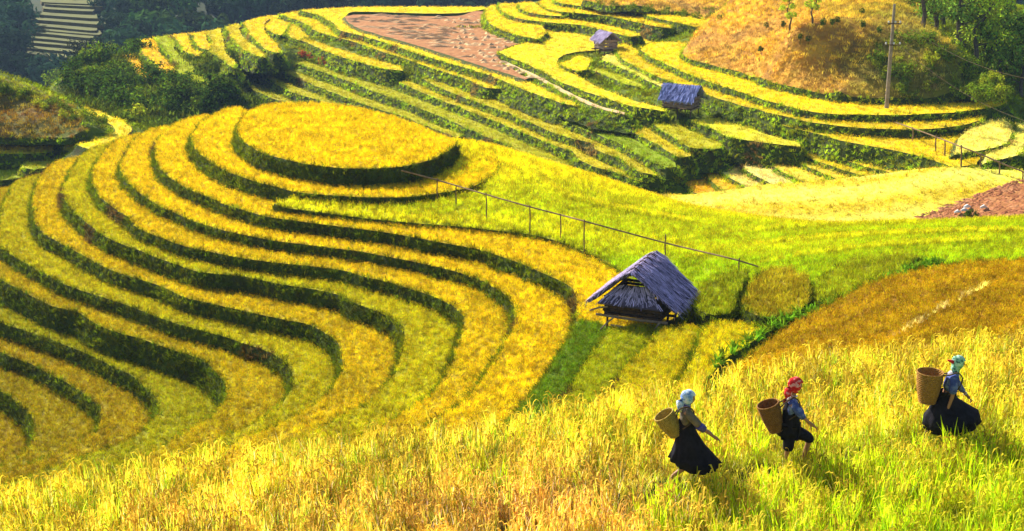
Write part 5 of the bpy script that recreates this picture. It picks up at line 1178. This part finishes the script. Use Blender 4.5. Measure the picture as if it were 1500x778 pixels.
scatter('bund_grass', strip_mesh('bund_grass', [(1312,492),(1345,472),(1385,448),(1412,434),(1450,416)], .16, BR, (.95, .80, .22)), coll_of('bund tufts', [tuft('grass_tuft', 10, .2, .02, .1, .9, 0, M['bankgrass'], 2, .06) for i in range(3)]), 40, .6, 1.2, .3, 12, 'thin pale line of dry grass on the bund crossing the brown rice field')
def surf_patch(name, poly, zf, step, tintf, world=False, up_=0.0):
    pw = [hit(zf, a, b, 60, 250) for a, b in poly] if not world else poly
    xy = [Vector((p[0], p[1])) for p in pw]; x0, x1 = min(q.x for q in xy), max(q.x for q in xy); y0, y1 = min(q.y for q in xy), max(q.y for q in xy)
    ax, ay = np.meshgrid(np.arange(x0, x1, step), np.arange(y0, y1, step)); ax = ax.ravel(); ay = ay.ravel(); ok = inpoly(ax, ay, [(q.x, q.y) for q in xy])
    cv, ce, cf, _, _, _ = geometry.delaunay_2d_cdt(xy+[Vector((a, b)) for a, b in zip(ax[ok], ay[ok])], [], [list(range(len(xy)))], 1, 1e-4)
    hz = zf(np.array([q.x for q in cv]), np.array([q.y for q in cv])); v = [(q.x, q.y, float(h)+ZO+up_) for q, h in zip(cv, hz)]
    return store_mesh(name, (v, [tuple(f) for f in cf], [tintf([sum(v[i][m_] for i in f)/3 for m_ in range(3)]) for f in cf]))
M['drytuft'] = leaf_mat('dry grass blades', 'tint', vary=.5, hue=.02, trans=.4)
dry_t = coll_of('dry grass tufts', [tuft('grass_tuft', 14, .42, .05, .2, .8, 0, M['drytuft'], 2, .3) for i in range(3)])
def ght(q):
    g = max(0, min(1, (q[0]-27)/6)); n1 = noise.noise(Vector((q[0]*.16, q[1]*.16, q[2]*.3))); n2 = noise.noise(Vector((q[0]*.5, q[1]*.5, q[2]*.5)))
    hi = max(0, min(1, (q[2]-ZO+19.5)/5))
    c = Vector((.95, .62, .06)).lerp(Vector((.62, .40, .20)), max(0, min(1, .35-hi*.6+.9*n1+.3*n2)))
    return tuple(c.lerp(Vector((.30, .36, .02)), max(0, min(1, .8*g*(1-.6*hi)+.5*n2))))
GHPX = [(900,9),(970,17),(1017,23),(1063,27),(1056,44),(1012,60),(1004,84),(1040,100),(1087,106),(1133,121),(1180,132),(1243,142),(1337,144),(1430,140),(1476,142),(1440,112),(1400,78),(1345,20),(1350,-25),(1300,-55),(1200,-45),(1100,-30),(1000,-8),(930,-8)]
scatter('hill_grass', surf_patch('hill_grass', [P(*q) for q in GHE]+[hit(GH, a, b, 60, 250) for a, b in [(1440,112),(1400,78),(1345,20),(1350,-25),(1300,-55),(1200,-45),(1100,-30),(1000,-8),(930,-8)]], GH, 1.0, ght, True), dry_t, 6, .6, 1.3, .35, 13, 'dry orange and green grass covering the hill at the upper right')
under_t = coll_of('undergrowth', [tuft('weed_tuft', 16, .8, .13, .2, .9, 0, M['bankgrass'], 2, .4) for i in range(3)])
def undt(q):
    k = .5+.8*noise.noise(Vector((q[0]*.2, q[1]*.2, 1))); return tuple(Vector((.05, .09, .006)).lerp(Vector((.16, .20, .01)), max(0, min(1, k))))
thw = [ghit(a, b) for a, b in [(66,122),(92,100),(112,90),(150,76),(205,70),(215,86),(205,108),(228,125),(258,112),(300,135),(350,140),(400,130),(420,118),(395,112),(408,82),(430,86),(440,95),(380,118),(355,128),(335,150),(300,164),(250,176),(190,172),(140,152),(100,135)]]
thw = [(-48.5,170),(-44,178),(-30,172),(-26,160),(-19,150),(-16,130),(-22,122),(-40,128),(-48,145)]
scatter('undergrowth', surf_patch('undergrowth', [(a, b, 0) for a, b in thw], BASEG, 1.5, undt, True), under_t, 1.6, .6, 1.4, .4, 14, 'rough dark green undergrowth on the slope behind the near hill')
# forest on the mountain: one mass of distant crowns
M['farleaf'] = leaf_mat('distant forest leaves', 'tint', vary=.6, hue=.03, trans=.2)
fc = []
for i in range(3):
    r_ = random.Random(90+i); me = foliage('forest_crown', [((r_.uniform(-2.5, 2.5), r_.uniform(-2.5, 2.5), r_.uniform(.5, 4.5)), r_.uniform(1.3, 2.2)) for _ in range(9)], 260, .8, M['farleaf'], 90+i); fc.append(bpy.data.objects.new('forest_crown', me))
forest_t = coll_of('forest crowns', fc)
vv = []; ff = []; tt_ = []
Zm = mz_.reshape(mh, ng); Xm = mx_.reshape(mh, ng); Ym = my_.reshape(mh, ng)
for j in range(mh-1):
    for i in range(ng-1):
        x, y, z = Xm[j, i]+3, Ym[j, i]+3, Zm[j, i]
        f_ = y*CP-z*SP; px = CX+F*x/f_; py = CY-F*(y*SP+z*CP)/f_
        if not (-150 < px < 1650 and -60 < py < 135): continue
        if 16 < px < 154 and -2 < py < 108: continue
        o = len(vv); vv += [(Xm[a, b], Ym[a, b], Zm[a, b]+ZO) for a, b in ((j, i), (j, i+1), (j+1, i+1), (j+1, i))]; ff.append((o, o+1, o+2, o+3))
        k = .5+.7*noise.noise(Vector((x*.02, y*.02, 2))); tt_.append((.07, .13, .02) if 190 < px < 300 and 8 < py < 60 else tuple(Vector((.02, .05, .03)).lerp(Vector((.05, .10, .03)), max(0, min(1, k)))))
scatter('distant_forest', store_mesh('distant_forest', (vv, ff, tt_)), forest_t, .035, .6, 1.3, .15, 15, 'dark forest covering the far mountainside')

FGP = [hit(FGZ, a, b, 8, 60) for a, b in FG+[(1850,800),(1500,860),(750,880),(0,860),(-330,810)]]
def fg_keep(x, y):
    b_ = min(bw_, key=lambda p: (p.x-x)**2); d = y-b_.y
    if x < 1.9: return True
    if x > 9.2: return not (-.2 < d < .25)
    return not (-.42 < d < .28)
fgm = surf_patch('foreground_rice', FGP, FGZ, .28, fore_tint, True, -.72)
bm = bmesh.new(); bm.from_mesh(fgm); bmesh.ops.delete(bm, geom=[f for f in bm.faces if not fg_keep(f.calc_center_median().x, f.calc_center_median().y)], context='FACES'); bm.to_mesh(fgm); bm.free()
scatter('foreground_rice', fgm, near_t, 30, .7, 1.25, .10, 1, 'tall ripening rice of the foreground field')

gtall = coll_of('long green rice', [tuft('rice_tuft', 15, .78, .034, .12, .22, 0, M['rice'], 4, .10, .08) for i in range(4)])
bm = bmesh.new(); bm.from_mesh(surf_patch('foreground_green_rice', FGP, FGZ, .3, lambda q: (.72, .90, .012), True, -.72))
def green_part(c):
    g = max(0, min(1, (c.x-.5)/5.5))*max(0, min(1, (24.2-c.y)/3.5)); return g+.4*noise.noise(Vector((c.x*.8, c.y*.8, 7))) > .26
bmesh.ops.delete(bm, geom=[f for f in bm.faces if not (green_part(f.calc_center_median()) and fg_keep(f.calc_center_median().x, f.calc_center_median().y))], context='FACES')
me = bpy.data.meshes.new('foreground_green_rice'); bm.to_mesh(me); bm.free()
scatter('foreground_green_rice', me, gtall, 15, .75, 1.2, .08, 21, 'long lime green rice blades at the lower right')
short_t = coll_of('short rice', [tuft('rice_tuft', 14, .30, .016, .1, .5, 2, M['rice'], 3, .10, .3) for i in range(3)])
pv = []; pf = []
for i, p in enumerate(bw_):
    for dy, dz in ((-.5, -.22), (-.24, -.01), (.26, -.01), (.5, -.22)): pv.append((p.x, p.y+dy, p.z+dz+ZO))
for i in range(len(bw_)-1):
    for k in range(3): pf.append((4*i+k, 4*(i+1)+k, 4*(i+1)+k+1, 4*i+k+1))
scatter('path_edge_rice', store_mesh('path_edge_rice', (pv, pf, [fore_tint(pv[f[0]]) for f in pf])), short_t, 40, .5, 1.15, .3, 22, 'short rice and stubble on the low bund under the women')
# rough grass over the far hillside and weeds over the left hillock
hg_t = coll_of('hillside grass', [tuft('grass_tuft', 14, .45, .09, .2, 1.0, 0, M['bankgrass'], 2, .35) for i in range(3)])
def hgt(q):
    k = .5+.9*noise.noise(Vector((q[0]*.12, q[1]*.12, 6))); return tuple(Vector((.17, .22, .003)).lerp(Vector((.34, .38, .006)), max(0, min(1, k))))
hpoly = [(-62,178,0),(-30,182,0),(60,182,0),(62,140,0),(45,100,0),(15,100,0),(-2,112,0),(-22,118,0),(-36,98,0),(-62,98,0)]
scatter('hillside_grass', surf_patch('hillside_grass', hpoly, BASEG, 2.0, hgt, True), hg_t, 3.0, .5, 1.1, .4, 23, 'rough green grass on the banks of the far hillside')
def hkt(q):
    n1 = noise.noise(Vector((q[0]*.18, q[1]*.18, q[2]*.35))); hi = max(0, min(1, (q[2]-ZO+22)/2.2))
    c = Vector((.42, .17, .02)).lerp(Vector((.50, .50, .015)), max(0, min(1, .3+1.1*hi+.9*n1))); return tuple(c)
scatter('hillock_weeds', surf_patch('hillock_weeds', [(-90,204),(0,203.5),(60,204),(106,202),(126,191),(117,172),(100,150),(50,128),(0,112),(-80,80)], HK, 1.0, hkt), dry_t, 7, .5, 1.1, .4, 24, 'reddish and yellow green weeds on the left hillock')

# ------------------------------------------------------------------ air: thin haze over the whole valley
hz_ = MB(); hz_.box((0, 265, (-125+75)/2+ZO), (720, 760, 200))
hm, ht, HN, HL = newmat('thin haze'); pv_ = HN('ShaderNodeVolumePrincipled'); pv_.inputs['Color'].default_value = (.42, .62, 1, 1); pv_.inputs['Density'].default_value = .00019; pv_.inputs['Anisotropy'].default_value = .2
ho_ = HN('ShaderNodeOutputMaterial'); HL(pv_.outputs[0], ho_.inputs['Volume'])
tag(hz_.build('haze', hm), 'thin bluish haze filling the valley', None, None, 'stuff')

# low grassy bunds that part the plots of the smooth slope
for i, px in enumerate([[(985,352),(1060,342),(1150,335),(1260,329),(1350,327)], [(1010,378),(1080,362),(1170,352),(1280,345),(1400,340),(1500,338)], [(1110,386),(1180,374),(1260,364),(1350,357),(1450,352)], [(778,247),(800,268),(832,288),(880,300),(940,312),(1010,325)]]):
    scatter('slope_bund_grass', strip_mesh('slope_bund_grass', px, .26, SLOPE, (.82, .80, .012)), slope_t, 80, .75, 1.0, .2, 40+i, 'taller yellow grass on the %s low bund across the lime slope behind the hut' % ['uppermost', 'second', 'third', 'steep left'][i])
